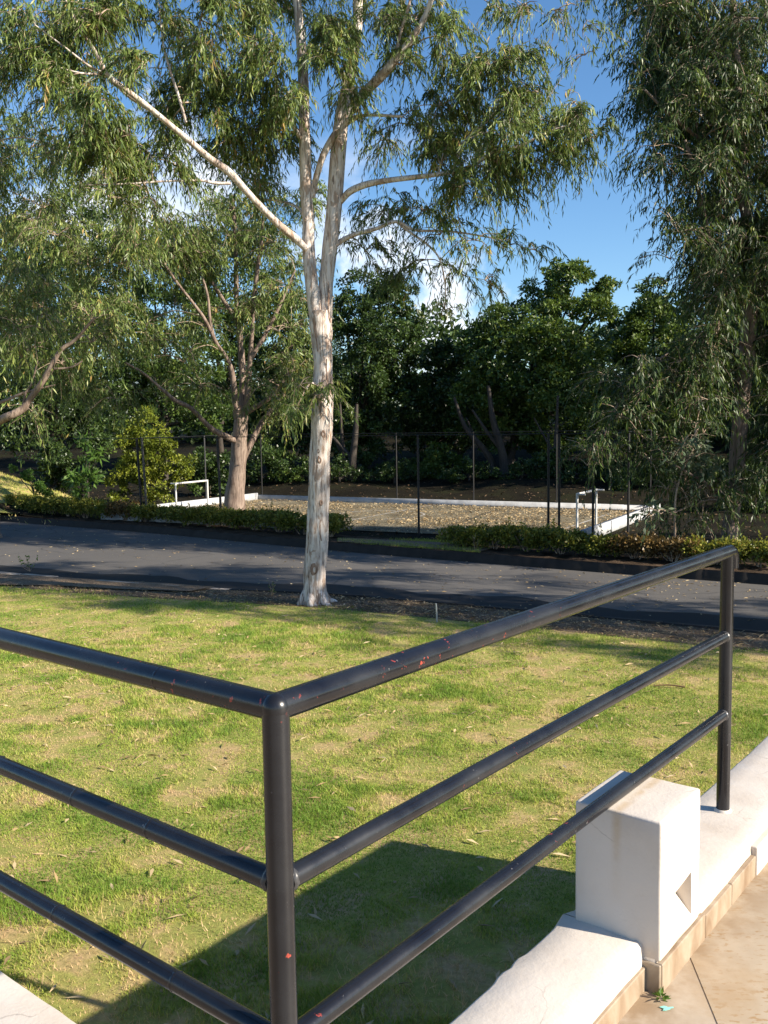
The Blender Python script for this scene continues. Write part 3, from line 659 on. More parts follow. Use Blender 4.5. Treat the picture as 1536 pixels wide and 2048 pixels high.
def sprigs(mbl, mbt, B, D0, length, k, L, Wd, droop=0.9, twigs=True, aoff=0.0, hang=0.85):
    "hanging twigs carrying narrow leaves"
    m_ = len(B)
    if m_ == 0: return
    ln = length*rng.uniform(0.6, 1.3, m_)
    t = (np.arange(k)+0.6)/k
    down = A3((0, 0, -1))
    C = B[:, None]+D0[:, None]*(t[None, :, None]*ln[:, None, None])+down*((t**1.7)[None, :, None]*(ln*droop)[:, None, None])
    Tn = unit(D0[:, None]+down*(1.7*t**0.7*droop)[None, :, None])
    P = C.reshape(-1, 3); Tn = np.broadcast_to(Tn, C.shape).reshape(-1, 3)
    Dv = unit(Tn*0.55+down*hang+rng.normal(0, 0.45, P.shape))
    base = np.repeat(np.clip(rng.normal(0.40+aoff, 0.20, m_), 0.0, 0.92), k)
    a = np.clip(base+rng.normal(0, 0.13, len(P)), 0, 1)
    leaf_quads(mbl, P, Dv, L*rng.uniform(0.65, 1.25, len(P)), Wd*rng.uniform(0.75, 1.25, len(P)), a)
    if twigs:
        r = 0.0035
        for s0, s1 in ((0.0, 0.75),):
            p0 = B+D0*(s0*ln)[:, None]+down*((s0**1.7)*ln*droop)[:, None]
            p1 = B+D0*(s1*ln)[:, None]+down*((s1**1.7)*ln*droop)[:, None]
            d = unit(p1-p0); X = unit(np.cross(d, rng.normal(size=d.shape)))*r; Y = np.cross(d, X)
            ring = [X, -0.5*X+0.87*Y, -0.5*X-0.87*Y]
            V = np.stack([p0+q for q in ring]+[p1+q*0.6 for q in ring], 1).reshape(-1, 3); o_ = np.arange(m_)[:, None]*6
            F = np.concatenate([o_+np.array([[i_, (i_+1) % 3, 3+(i_+1) % 3, 3+i_]]) for i_ in range(3)])
            mbt.add(V, F, 0.5)

class Euc:
    def __init__(s, name, base, label, bark, leafm, group=None):
        s.root = empty(name, base, label, 'tree', group); s.bark = bark; s.leafm = leafm
        s.lv = MB(); s.tw = MB(); s.limbs = []; s.base = A3(base)
    def limb(s, name, pts, n=10, m=5, wob=0.05):
        P = smooth_path(pts, m); mb_ = MB(); tube(mb_, P[:, :3], np.maximum(P[:, 3], 0.004), n, wob=wob)
        o = mb_.build(name, s.bark, s.root); s.limbs.append(P); return o
    def nearest(s, c, below=True):
        best = None
        for P in s.limbs:
            d = np.linalg.norm(P[:, :3]-c, axis=1)+np.where(P[:, 2] > c[2]+0.1, 1.0, 0)+np.where(P[:, 3] > 0.17, 3.0, 0)
            i_ = int(np.argmin(d))
            if best is None or d[i_] < best[0]: best = (d[i_], P[i_])
        return best[1]
    def clump(s, c, r, n, L=0.15, Wd=0.02, k=13, length=0.40, squash=0.75, link=True, aoff=0.0, hang=0.85, br=0.012):
        c = A3(c)
        if link and s.limbs:
            q = s.nearest(c); p0 = q[:3]; r0 = min(q[3]*0.6, br+0.010*r)
            midp = (p0+c)/2+A3((0, 0, 0.12*np.linalg.norm(c-p0)))+rng.normal(0, 0.04, 3)
            P = smooth_path([[*p0, r0], [*midp, r0*0.75], [*c, 0.006]], 5)
            tube(s.tw, P[:, :3], P[:, 3], 5, 0.5, False)
            if np.linalg.norm(c-p0) > 0.5: s.limbs.append(P)
        nb = max(3, int(3+r*5))
        dirs = unit(rng.normal(size=(nb, 3))*A3((1, 1, 0.7))+A3((0, 0, 0.15)))
        ends = c+dirs*r*rng.uniform(0.65, 1.0, (nb, 1))*A3((1, 1, squash))
        for e_ in ends:
            mid_ = (c+e_)/2+A3((0, 0, 0.12*r))
            tube(s.tw, smooth_path([c, mid_, e_, e_+(e_-c)*.35+A3((0, 0, -.10*r))], 2), np.linspace(0.012, 0.003, 7), 3, 0.5, False)
        idx = rng.integers(0, nb, n); t = rng.uniform(0.1, 1.05, n)**0.8
        B = c+(ends[idx]-c)*t[:, None]+rng.normal(0, 0.16*r, (n, 3))
        B[:, 2] += 0.12*r
        D0 = unit(dirs[idx]*0.8+rng.normal(0, 0.5, (n, 3))+A3((0, 0, 0.15)))
        sprigs(s.lv, s.tw, B, D0, length, k, L, Wd, aoff=aoff, hang=hang)
    def finish(s):
        o = s.tw.build('twigs', M_twig, s.root)
        o['kind'] = 'stuff'
        o = s.lv.build('crown', s.leafm, s.root, smooth=False); o['kind'] = 'stuff'
        return s.root

def PL(Y, rows, y_off=None):
    "limb from picture positions: rows of (px, py, width px, depth offset)"
    out_ = []
    for r_ in rows:
        px_, py_, w_ = r_[:3]; dy = r_[3] if len(r_) > 3 else 0.0
        p_ = at(px_, py_, Y+dy); out_.append([*p_, w_*(Y+dy)/FPX/2])
    return out_

# ------------------------------------------------------------------ the large eucalyptus in front of the road
b = gp(629, 1207, 0.0); Y0 = b[1]
E1 = Euc('eucalyptus_tree', (b[0], b[1], 0), 'tall pale-barked eucalyptus forking into two stems, standing at the near road edge', M_gum, M_euc)
tr = PL(Y0, [(630,1222,72), (630,1208,56), (629.5,1185,49), (630,1142,46), (636.5,1035,42), (639,928,42.5), (643.5,856,43.5), (646,785,39.5), (646,732,38.5), (643.5,678,41), (641,645,43), (640,622,38)])
E1.limb('trunk', tr, 20, 6, 0.07)
# peeling bark shreds, knots and surface roots of the large trunk
TP = E1.limbs[0]
def on_trunk(z, ang, dr=0.0):
    i_ = int(np.argmin(np.abs(TP[:, 2]-z))); c_ = TP[i_]; return np.array([c_[0]+(c_[3]+dr)*math.cos(ang), c_[1]+(c_[3]+dr)*math.sin(ang), z])
for q_ in range(22):
    z0 = rng.uniform(.25, 4.3) if q_ < 15 else rng.uniform(4.2, 5.4); ang = rng.uniform(math.pi*1.02, math.pi*1.98) if q_ % 3 else rng.uniform(math.pi*.95, math.pi*1.35); ln = rng.uniform(.2, .75); w_ = rng.uniform(.012, .035)
    m_ = MB(); k_ = 7; V = []
    for j_ in range(k_):
        t_ = j_/(k_-1); lift = .004+.03*max(0, .35-t_)**1.3+.012*max(0, t_-.8); ww = w_*(1-.75*abs(t_-.4)**1.5)
        for sd_ in (-1, 1): V.append(on_trunk(z0+ln*t_, ang+sd_*ww/.22/2+.1*math.sin(t_*4+q_), lift+.002*(sd_+1)))
    m_.add(V, [(2*j_, 2*j_+1, 2*j_+3, 2*j_+2) for j_ in range(k_-1)]); m_.build('bark_shred', M_shred, E1.root, smooth=False)
for z_, an_, rr in ((2.62, 4.62, .022), (2.52, 4.68, .014), (2.47, 4.75, .03), (.62, 4.7, .055), (2.9, 4.95, .035), (1.75, 5.0, .025)):
    p_ = on_trunk(z_, an_, -.004); m_ = MB(); n_ = 9; th_ = np.linspace(0, 2*math.pi, n_, endpoint=False); ex = A3((-math.sin(an_), math.cos(an_), 0)); er = A3((math.cos(an_), math.sin(an_), 0))
    V = [p_+ex*math.cos(t_)*rr*sc+A3((0, 0, 1))*math.sin(t_)*rr*1.7*sc+er*h_ for sc, h_ in ((1.25, .002), (.85, .014), (.45, .004)) for t_ in th_]+[p_-er*.004]
    F4 = [(a_*n_+i_, a_*n_+(i_+1) % n_, (a_+1)*n_+(i_+1) % n_, (a_+1)*n_+i_) for a_ in range(2) for i_ in range(n_)]
    m_.faces(V, F4+[(2*n_+i_, 2*n_+(i_+1) % n_, 3*n_) for i_ in range(n_)]); m_.build('knot', M_shred, E1.root)
for an_, ln in ((3.6, .14), (4.5, .08), (5.5, .20), (0.4, .2), (2.4, .2)):
    d_ = A3((math.cos(an_), math.sin(an_), 0)); c_ = A3((b[0], b[1], 0)); m_ = MB()
    tube(m_, smooth_path([[*(c_+d_*.12+A3((0, 0, .26))), .07], [*(c_+d_*.25+A3((0, 0, .05))), .06], [*(c_+d_*(.25+ln*.5)+A3((.03, .02, -.01))), .04], [*(c_+d_*(.25+ln)+A3((0, .05, -.06))), .02]], 4)[:, :3], np.linspace(.075, .02, 13), 8, wob=.1); m_.build('root', M_gum, E1.root)
E1.limb('stem', PL(Y0, [(640,668,30,.02), (633,640,27,.0), (624,571,26), (617,500,26,.05), (617,450,24,.1), (612,380,23,.1), (610,300,23,.1), (606,150,21,.2), (599,50,17,.2), (590,-30,15,.2), (575,-160,12,.3), (565,-330,8,.4)]), 14, 5, 0.05)
E1.limb('stem', PL(Y0, [(646,668,30,.05), (650,630,29,.05), (652,571,28,.08), (659,500,31,.1), (665,450,30,.1), (677,300,30,.15), (685,220,26,.2), (702,140,22,.2), (714,60,19,.2), (716,0,18,.2), (722,-120,14,.2), (735,-280,9,.2)]), 14, 5, 0.05)
E1.limb('limb', PL(Y0, [(612,498,13,-.05), (590,476,15,-.15), (555,447,14,-.4), (503,394,13.5,-.7), (461,347,14.5,-.9), (420,317,13,-1.1), (380,283,12,-1.3), (300,217,11,-1.7), (250,178,10,-1.9), (213,148,9,-2.1), (188,100,7,-2.2), (150,40,6,-2.3), (120,-30,4,-2.4)]), 10)
E1.limb('limb', PL(Y0, [(213,148,6,-2.1), (180,133,4.5,-2.2), (130,95,3.5,-2.4), (70,50,2.5,-2.6)]), 6)
E1.limb('limb', PL(Y0, [(300,220,8,-1.7), (255,190,7,-1.75), (212,152,6,-2), (160,146,4,-2.3), (90,128,2.5,-2.4)]), 6)
E1.limb('limb', PL(Y0, [(214,150,6,-2), (196,105,5,-1.9), (170,50,4,-1.8), (150,-20,3,-1.8)]), 6)
E1.limb('limb', PL(Y0, [(461,367,6,-.9), (430,366,6,-1), (400,361,5,-1.1), (340,362,4,-1.3), (250,368,3.5,-1.5), (170,370,2,-1.6)]), 6)
E1.limb('limb', PL(Y0, [(612,440,6,0), (595,415,5,.3), (560,402,5,.6), (520,398,4,.9)]), 6)
E1.limb('limb', PL(Y0, [(610,290,9,.1), (590,258,8,.0), (568,220,7,-.1), (552,188,5,-.2), (530,110,4,-.2)]), 7)
E1.limb('limb', PL(Y0, [(372,245,6,-1.3), (358,195,6,-1.3), (340,140,5,-1.3), (326,85,4,-1.3), (318,10,3,-1.3)]), 6)
E1.limb('limb', PL(Y0, [(624,395,13,.1), (634,350,12,.05), (646,312,13,0), (668,272,15,.05), (694,243,15,.1), (730,231,6,-.2), (768,231,6,-.3), (805,233,4,-.5)]), 9)
E1.limb('limb', PL(Y0, [(684,245,20,.15), (705,215,20,.1), (728,186,18,.0), (768,146,18,-.2), (812,92,14,-.4), (848,38,12,-.5), (866,-10,9,-.6), (900,-90,6,-.8)]), 9)
E1.limb('limb', PL(Y0, [(790,122,8,-.3), (800,70,6,-.4), (818,10,6,-.5), (830,-50,4,-.5)]), 6)
E1.limb('limb', PL(Y0, [(680,404,12,.1), (700,383,14,0), (730,370,13,-.1), (768,362,11,-.2), (842,353,10,-.4), (900,345,8,-.6), (940,335,8,-.7), (985,306,7,-.9), (1040,292,6,-1.0), (1100,262,4,-1.1), (1160,245,2.5,-1.2)]), 9)
E1.limb('limb', PL(Y0, [(905,344,6,-.6), (925,290,7,-.6), (965,250,6,-.7), (1005,205,5,-.8), (1042,172,3,-.8)]), 7)
E1.limb('limb', PL(Y0, [(664,498,9,.1), (686,480,10,.1), (712,468,9,.0), (750,458,8,-.1), (792,443,7,-.2), (830,460,6,-.2), (890,462,4,-.2), (940,468,3.5,-.3), (1005,480,2.5,-.3)]), 8)
E1.limb('limb', PL(Y0, [(794,444,5,-.2), (822,466,5,-.2), (856,490,4,-.2), (880,520,3.5,-.2), (890,570,3,-.1), (891,610,3.5,-.1)]), 6)
E1.limb('limb', PL(Y0, [(640,770,9,.0), (626,768,8,-.1), (610,778,6,-.2)]), 7)
CL1 = [ # px, py, radius px, depth offset, sprigs
 (760,40,70,.2,90),(830,40,70,-.3,80),(885,70,60,-.6,80),(800,130,55,.6,60),(880,210,75,-.4,110),(930,160,60,-.6,80),(980,130,55,-.7,90),
 (1040,120,55,-.8,80),(1075,185,60,-.9,90),(1030,215,60,-.8,80),(1100,245,60,-1.1,90),(1165,235,50,-1.2,70),(1195,275,35,-1.2,35),(1005,275,60,-.9,90),(930,280,70,-.5,110),
 (880,330,70,-.3,110),(965,335,60,-.8,90),(1040,320,60,-1,80),(1100,310,50,-1.1,55),(1010,375,40,-.9,45),(920,375,45,-.6,60),(820,250,60,.0,70),(770,280,45,.6,35),(1150,310,35,-1.1,28),
 (780,420,60,.8,55),(850,420,55,.5,55),(880,470,55,-.2,34),(950,480,45,-.3,22),(1020,490,45,-.3,22),(1070,500,35,-.3,10),(850,520,55,.3,26),(915,545,55,.2,26),(800,560,60,.9,40),(730,500,55,.9,40),(970,560,40,.1,12),(890,620,35,0,12),
 (560,110,75,-.2,110),(520,190,70,-.3,110),(590,210,50,-.4,60),(640,50,60,-.3,90),(660,130,55,-.6,80),(690,80,45,-.4,60),(700,180,40,-.5,40),(560,30,70,0,90),(480,40,75,-.2,100),(430,100,65,-.6,80),(470,150,60,.4,80),
 (400,40,65,-1,80),(330,40,60,-1.2,70),(260,40,60,-1.6,75),(200,30,60,-2,70),(130,60,65,-2.3,80),(60,40,65,-2.5,80),(60,130,65,-2.5,80),(120,160,60,-2.3,80),(200,200,50,-2,50),(290,130,45,-1.6,40),
 (370,200,60,-1,80),(430,230,65,-.6,100),(500,270,65,.4,100),(560,300,60,.7,80),(460,320,55,.7,80),(340,250,50,-1.3,70),(260,270,60,-1.6,80),(220,320,60,-1.7,85),(300,310,55,-1.5,70),(350,330,50,-1.2,50),(180,270,55,-2,60),
 (520,370,55,.8,60),(560,240,50,.5,50),(400,170,50,.6,60),(300,395,45,-1.4,26),(220,395,45,-1.6,26),
 (600,-60,110,0,110),(760,-90,120,0,110),(880,-80,100,-.6,90),(450,-70,110,-.5,100),(300,-60,110,-1.2,100),(150,-50,110,-2,90),(650,-200,140,0,120),(800,-220,130,.2,100),(520,-220,130,.2,100),(700,-340,120,.2,100),(1000,20,40,-.6,30),(1060,30,35,-.6,18)]
for px_, py_, r_, dy, n_ in CL1:
    Yc = Y0+dy+rng.normal(0, 0.35)
    E1.clump(at(px_, py_, Yc), r_*Yc/FPX, int(n_*(1.08 if px_ < 740 else .92)), 0.145, 0.0205, 14, 0.40)
# hanging strands at the top, and leaves sprouting from the trunk
for px_, py_, n_ in ((1110,20,6),(1135,10,8),(1165,60,8),(1050,10,7),(1170,110,6)):
    E1.clump(at(px_, py_, Y0-.8), 0.2, n_, 0.16, 0.022, 12, 0.7, link=False)
for px_, py_, n_, r_ in ((600,770,20,0.24),(655,770,12,0.15),(635,790,10,0.14),(590,820,16,.2)):
    E1.clump(at(px_, py_, Y0-0.35), r_, n_, 0.16, 0.024, 11, 0.36, aoff=-0.05)
E1.finish()

# ------------------------------------------------------------------ the tree at the court's left corner
b = gp(468, 1026, Z_FV); b = at(468, 1026, 29.2); zb = b[2]; Y2 = 29.2
E2 = Euc('eucalyptus_tree', (b[0], b[1], Z_FV-0.1), 'many-limbed eucalyptus with thick pinkish trunk, behind the hedge by the left goal', M_gum2, M_euc)
E2.limb('trunk', PL(Y2, [(468,1042,50), (468,1020,43), (470,985,38), (474,950,35), (477,915,32), (479,880,29), (482,840,27), (484,810,20)]), 16, 5, 0.07)
for rows in ([(477,860,14,0),(470,800,13,-.2),(464,745,11,-.4),(452,715,9,-.6),(432,685,8,-.9),(410,640,7,-1.2),(385,605,6,-1.4),(350,560,6,-1.7),(318,510,4,-2)],
             [(484,840,18,0),(486,780,15,.1),(482,700,13,.2),(474,620,11,.4),(472,540,9,.5),(470,470,9,.6),(465,390,6,.6)],
             [(490,840,14,0),(496,780,12,-.2),(500,720,10,-.3),(505,650,8,-.5),(510,580,9,-.6),(520,500,7,-.7),(528,420,5,-.8)],
             [(478,885,12,0),(450,872,12,-.5),(425,858,11,-.9),(405,840,9,-1.2),(380,815,9,-1.5),(350,800,8,-1.8),(320,775,6,-2.1),(285,745,5,-2.4),(250,725,4,-2.7)],
             [(484,925,12,.1),(498,895,12,.2),(515,860,12,.4),(535,830,10,.6),(560,800,8,.8),(585,760,6,1)],
             [(484,830,12,0),(510,815,10,-.3),(545,790,8,-.6),(580,740,6,-.8)],
             [(500,720,9,-.3),(530,670,8,-.2),(560,610,6,0),(590,540,4,.2)],
             [(474,640,9,.3),(440,590,8,.4),(410,540,6,.5),(380,480,4,.5)],
             [(430,683,7,-.9),(420,640,6,-1),(415,590,5,-1),(400,540,4,-1)]):
    E2.limb('limb', PL(Y2, rows), 9)
def fill(E, Y, boxes, per, r_rng, dY, L, Wd, k=12, length=0.5, aoff=0.0, hang=0.85, link=True, skip=None):
    for (x0, y0, x1, y1, n_, dens) in boxes:
        for _ in range(n_):
            px_, py_ = rng.uniform(x0, x1), rng.uniform(y0, y1); Yc = Y+rng.uniform(-dY, dY); r_ = rng.uniform(*r_rng)
            if skip and skip[0] < px_ < skip[2] and skip[1] < py_ < skip[3]: Yc = Y+abs(Yc-Y)+.7
            E.clump(at(px_, py_, Yc), r_, int(per*dens*(r_/0.8)**1.6), L, Wd, k, length, aoff=aoff, hang=hang, link=link)
fill(E2, Y2, [(360,370,560,520,12,.8),(300,480,450,640,9,.7),(480,500,620,640,9,.8),(400,620,560,700,4,.5),(560,600,620,760,6,.7),(260,640,400,780,6,.45),(520,720,600,860,6,.6),(380,740,430,830,2,.4),(330,400,420,500,5,.7),(540,380,640,500,6,.8)], 58, (0.45, 1.0), 1.8, 0.185, 0.033, 12, 0.5)
E2.finish()

# ------------------------------------------------------------------ trees off the left edge
def euc_simple(base, H, lean, label, leafm, boxes, Y, per, r_rng, dY, L, Wd, limbs=(), hang=0.85, aoff=0.0, tw=0.22, bark=M_gum2, extra=None, length=0.55):
    E = Euc('eucalyptus_tree', base, label, bark, leafm)
    x, y, z = base
    pts = [[x, y, z-0.2, tw*1.35], [x, y, z+0.3, tw], [x+lean[0]*0.3, y+lean[1]*0.3, z+H*0.3, tw*0.85], [x+lean[0]*0.6, y+lean[1]*0.6, z+H*0.6, tw*0.55], [x+lean[0], y+lean[1], z+H, tw*0.15]]
    E.limb('trunk', pts, 14, 6, 0.06)
    for rows in limbs: E.limb('limb', rows, 8)
    fill(E, Y, boxes, per, r_rng, dY, L, Wd, 12, length, aoff, hang)
    if extra: extra(E)
    return E.finish()
def extra_left(E):
    pass
euc_simple((-9.3, 19.6, 0), 12, (0.8, 0.3), 'eucalyptus off the left edge whose pale bare limb reaches in over the road', M_euc,
    [(-120,-40,200,170,15,.95),(120,80,330,330,9,.8),(-150,150,150,330,11,.9),(-150,330,130,520,9,.9),(-150,520,110,700,10,.9),(20,560,200,720,6,.8),(-150,690,60,800,4,.6),(120,640,240,760,3,.6)], 19.0, 62, (0.35, 0.75), 1.9, 0.155, 0.026,
    [PL(17.2, [(-70,872,20,2),(-20,850,18,1),(10,836,16,0),(45,818,15,0),(62,795,13,0),(90,755,12,-.1),(120,702,9,-.1),(150,680,7,-.1),(190,635,5,-.2)]),
     PL(17.2, [(45,818,6,0),(52,785,5,0),(62,770,4,0),(75,725,3,0)]), PL(17.2, [(-60,820,9,.3),(0,805,7,0),(50,785,5,0),(110,770,3,0)]),
     PL(17.2, [(100,738,5,-.1),(140,735,4,-.1),(165,722,3,-.1)])])
euc_simple((-11.8, 27.5, Z_FV), 13, (0.6, 0.2), 'broad weeping eucalyptus at the left edge, its curtains of leaves hanging behind the road', M_euc,
    [(-60,250,250,420,11,.9),(-60,420,260,600,13,.95),(20,600,280,740,10,.9),(40,720,260,830,7,.7),(200,330,340,480,6,.7),(200,480,330,640,6,.8)], 26.5, 60, (0.45, 1.0), 2.0, 0.19, 0.034, hang=0.9, length=0.7)

# ------------------------------------------------------------------ the tree at the right
bR = at(1456, 1105, 20.6); YR = 20.6
ER = Euc('eucalyptus_tree', (bR[0], bR[1], Z_FV), 'leaning eucalyptus with sunlit strip of orange bark at the right edge, its foliage hanging low', M_gum2, M_euc2)
ER.limb('trunk', PL(YR, [(1452,1135,46),(1455,1105,36),(1460,1060,32),(1470,980,30),(1476,900,30),(1484,800,30),(1494,700,32),(1500,620,28),(1498,520,24),(1490,400,21),(1482,280,19),(1476,190,17),(1470,80,14),(1462,-60,11),(1455,-220,8)]), 14, 5, 0.09)
for rows in ([(1494,690,10,0),(1440,680,7,-.1),(1370,690,5.5,-.2),(1310,725,4.5,-.3),(1265,770,4,-.5),(1235,810,3,-.8),(1215,855,4,-1.2),(1205,880,3,-1.2)],
             [(1486,420,12,0),(1450,340,10,-.3),(1400,280,8,-.6),(1340,230,6,-.9),(1290,180,4,-1.2)],
             [(1500,620,12,0),(1440,540,10,-.4),(1410,440,9,-.6),(1385,330,7,-.8),(1370,280,5,-.9)],
             [(1472,1000,8,0),(1435,985,7,-.6),(1410,965,6,-.9),(1375,945,5,-1.2),(1340,925,3,-1.4)],
             [(1470,1010,6,0),(1420,1000,5,-.4),(1380,1012,4,-.8),(1340,1030,3,-1.1)],
             [(1500,640,14,0),(1540,560,12,.2),(1590,440,9,.4),(1640,300,6,.5)],
             [(1474,160,9,0),(1430,80,7,-.3),(1380,10,5,-.6),(1330,-60,4,-.8)]):
    ER.limb('limb', PL(YR, rows), 8)
fill(ER, YR, [(1230,10,1330,90,5,.8),(1270,90,1400,240,9,.9),(1330,0,1536,140,10,1),(1400,130,1560,330,12,1),(1300,230,1430,360,7,.85),(1340,330,1440,470,6,.7),(1440,330,1580,520,11,1),(1400,470,1480,600,6,.8),(1530,500,1620,700,8,1),(1530,700,1620,900,6,.9),(1530,0,1700,500,12,.9),(1300,-140,1600,0,9,.9),(1200,-60,1300,0,2,.7)], 74, (0.5, 0.9), 1.5, 0.17, 0.028, 12, 0.55, hang=1.0, aoff=-0.05, skip=(1462, 640, 1515, 1090))
fill(ER, YR+.5, [(1330,0,1536,140,8,1),(1400,130,1560,330,10,1),(1440,330,1580,520,9,1),(1530,500,1620,700,8,1),(1540,700,1640,940,8,1),(1300,60,1420,220,5,.8)], 82, (.5,.9), 1.2, .17, .03, 12, .5, hang=1.0, aoff=-.1)
fill(ER, YR-.6, [(1320,480,1400,600,4,.35),(1200,700,1290,900,10,.75),(1280,740,1400,940,13,.8),(1370,640,1470,830,12,.9),(1400,560,1480,700,6,.8),(1390,820,1455,1000,6,.7),(1330,900,1420,1040,5,.5),(1520,880,1590,1080,6,.8),(1300,690,1380,760,3,.5),(1170,880,1260,960,3,.35)], 52, (0.4, 0.7), 0.8, 0.18, 0.031, 11, 0.55, hang=0.95, aoff=-0.1, skip=(1462, 640, 1512, 1090))
ER.finish()
# sapling with broader bluish leaves in front of it
bs = at(1352, 1100, 19.6)
ES = Euc('gum_sapling', (bs[0], bs[1], Z_FV), 'young gum with broad bluish leaves in front of the leaning right tree', M_twig, M_blue)
ES.limb('trunk', [[bs[0], bs[1], Z_FV-.1, .03], *PL(19.6, [(1350,1010,4),(1362,950,4),(1385,900,3),(1395,860,2)])], 6)
fill(ES, 19.4, [(1330,900,1440,960,7,.6),(1350,860,1420,910,4,.5),(1290,1010,1340,1040,2,.6)], 34, (0.28, 0.42), .5, 0.17, 0.06, 8, 0.3, hang=0.35, aoff=0.0)
ES.finish()

# ------------------------------------------------------------------ row trees beyond the right edge (they shade road and verge)
def shade_tree(x, y, H, R, label, n, seedn):
    E = Euc('eucalyptus_tree', (x, y, 0), label, M_gum, M_euc)
    E.limb('trunk', [[x,y,-.2,.34],[x,y,.3,.26],[x+.2,y,H*.35,.2],[x-.1,y+.1,H*.65,.13],[x,y,H,.04]], 14, 6, .06)
    for _ in range(7):
        a_ = rng.uniform(0, 6.28); h_ = rng.uniform(.3, .7)*H; q = A3((math.cos(a_), math.sin(a_), 0))*R*0.8
        E.limb('limb', [[x,y,h_,.08],[x+q[0]*.5,y+q[1]*.5,h_+1.0,.05],[x+q[0],y+q[1],h_+1.7,.02]], 7)
    for _ in range(n):
        a_ = rng.uniform(0, 6.28); rr = R*math.sqrt(rng.uniform(0, 1)); h_ = rng.uniform(.26, 1.0)*H
        rr *= math.sin(math.pi*min(1, max(0.12, (h_/H-.15)/.95)))**.5
        E.clump((x+rr*math.cos(a_), y+rr*math.sin(a_), h_), rng.uniform(.6, 1.0), 55, .2, .032, 11, .55)
    return E.finish()
shade_tree(10.6, 11.9, 11, 2.9, 'eucalyptus of the roadside row beyond the right edge, nearest the terrace', 46, 1)
shade_tree(18.4, 8.2, 14, 3.3, 'second roadside eucalyptus beyond the right edge', 46, 2)
shade_tree(15.6, 17.8, 12, 2.9, 'eucalyptus across the road beyond the right edge', 30, 3)

# ------------------------------------------------------------------ broadleaf trees behind the court
def broad(name, cpx, base_px, Y, label, leafm, blobs, n_leaf, L=0.24, Wd=0.13, trunk_r=0.2, cat='tree', fork=True):
    bx = (base_px-768)/FPX*Y; zb_ = float(bank_z(np.array(bx), np.array(Y)))
    root = empty(name, (bx, Y, zb_), label, cat)
    tb = MB(); lv = MB()
    tot = sum(r_**2 for _, _, r_, *_ in blobs)
    k9 = 1.0 if L > .3 or Y < 30 else 1.75
    n_leaf = int(n_leaf*k9); L, Wd = L/k9**.5, Wd/k9**.5
    cs = [(at(px_, py_, Y+(o_[0] if o_ else 0)), r_*Y/FPX) for px_, py_, r_, *o_ in blobs]
    cm = np.mean([c_ for c_, _ in cs], axis=0)
    fk = A3((bx+(cm[0]-bx)*.35, Y, zb_+(cm[2]-zb_)*0.42))
    P = smooth_path([[bx, Y, zb_-.2, trunk_r*1.4], [bx, Y, zb_+.4, trunk_r], [*((A3((bx, Y, zb_))+fk)/2+rng.normal(0, .1, 3)), trunk_r*.85], [*fk, trunk_r*.75], [*cm, trunk_r*.3]], 4)
    tube(tb, P[:, :3], P[:, 3], 9, wob=.08); trunk = tb.build('trunk', M_bark, root)
    lb = MB()
    for c_, r_ in cs:
        Q = smooth_path([[*fk, trunk_r*.45], [*((fk+c_)/2+A3((0, 0, -.1*r_))), trunk_r*.3], [*c_, .02]], 4); tube(lb, Q[:, :3], Q[:, 3], 6)
    lb.build('limb', M_bark, root)
    for c_, r_ in cs:
        nn = int(n_leaf*(r_*FPX/Y)**2/tot)
        # leafy sub-clusters around each bough end
        ns_ = max(10, int(9*r_**1.3)+10)
        d = unit(rng.normal(size=(ns_, 3))); sc_ = c_+d*r_*rng.uniform(.45, 1.0, (ns_, 1))*A3((1, 1, .85))
        sr = r_*rng.uniform(.20, .38, ns_); idx = rng.integers(0, ns_, nn)
        dd = unit(rng.normal(size=(nn, 3))+A3((0, 0, .25)))
        Pp = sc_[idx]+dd*(sr[idx]*rng.uniform(.35, 1.0, nn))[:, None]*A3((1, 1, .7))
        Dv = unit(dd*.8+rng.normal(0, .6, (nn, 3))+A3((0, 0, -.15)))
        tone = rng.normal(.42, .14, ns_)
        leaf_quads(lv, Pp, Dv, L*rng.uniform(.6, 1.25, nn), Wd*rng.uniform(.7, 1.2, nn), np.clip(tone[idx]+rng.normal(0, .17, nn), 0, 1), 0.15)
    o = lv.build('crown', leafm, root, smooth=False); o['kind'] = 'stuff'; return root
B = broad
B('broadleaf_tree', 1080, 1020, 44, 'tall spreading broadleaf tree with rounded top in the gap of blue sky', M_broad, [(1150,575,62),(1090,600,60),(1195,620,45,-1),(1010,640,60,.5),(960,680,50,.5),(1080,680,75,-2),(1150,700,70,-1.5),(1010,740,75,-1.5),(1100,780,80,-2),(1180,790,60,-1),(960,800,60,-1),(1050,840,60,-1),(1130,545,40),(1210,580,28),(1000,870,50),(1090,880,55),(1170,870,50),(940,860,45)], 30000, .26, .14, .26)
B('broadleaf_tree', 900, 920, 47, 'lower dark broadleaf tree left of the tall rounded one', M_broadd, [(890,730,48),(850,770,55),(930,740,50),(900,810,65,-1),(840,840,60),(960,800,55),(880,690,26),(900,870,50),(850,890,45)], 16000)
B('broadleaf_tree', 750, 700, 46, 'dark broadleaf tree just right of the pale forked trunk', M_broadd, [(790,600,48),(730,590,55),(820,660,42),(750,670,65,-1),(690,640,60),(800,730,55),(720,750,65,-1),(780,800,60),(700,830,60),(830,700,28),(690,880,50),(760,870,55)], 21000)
B('broadleaf_tree', 570, 560, 48, 'dark tree seen between the forked trunk and the pinkish tree', M_broadd, [(600,640,60),(540,700,65),(610,730,60),(560,790,65),(620,820,60),(500,820,55),(540,620,50),(590,880,45)], 15000)
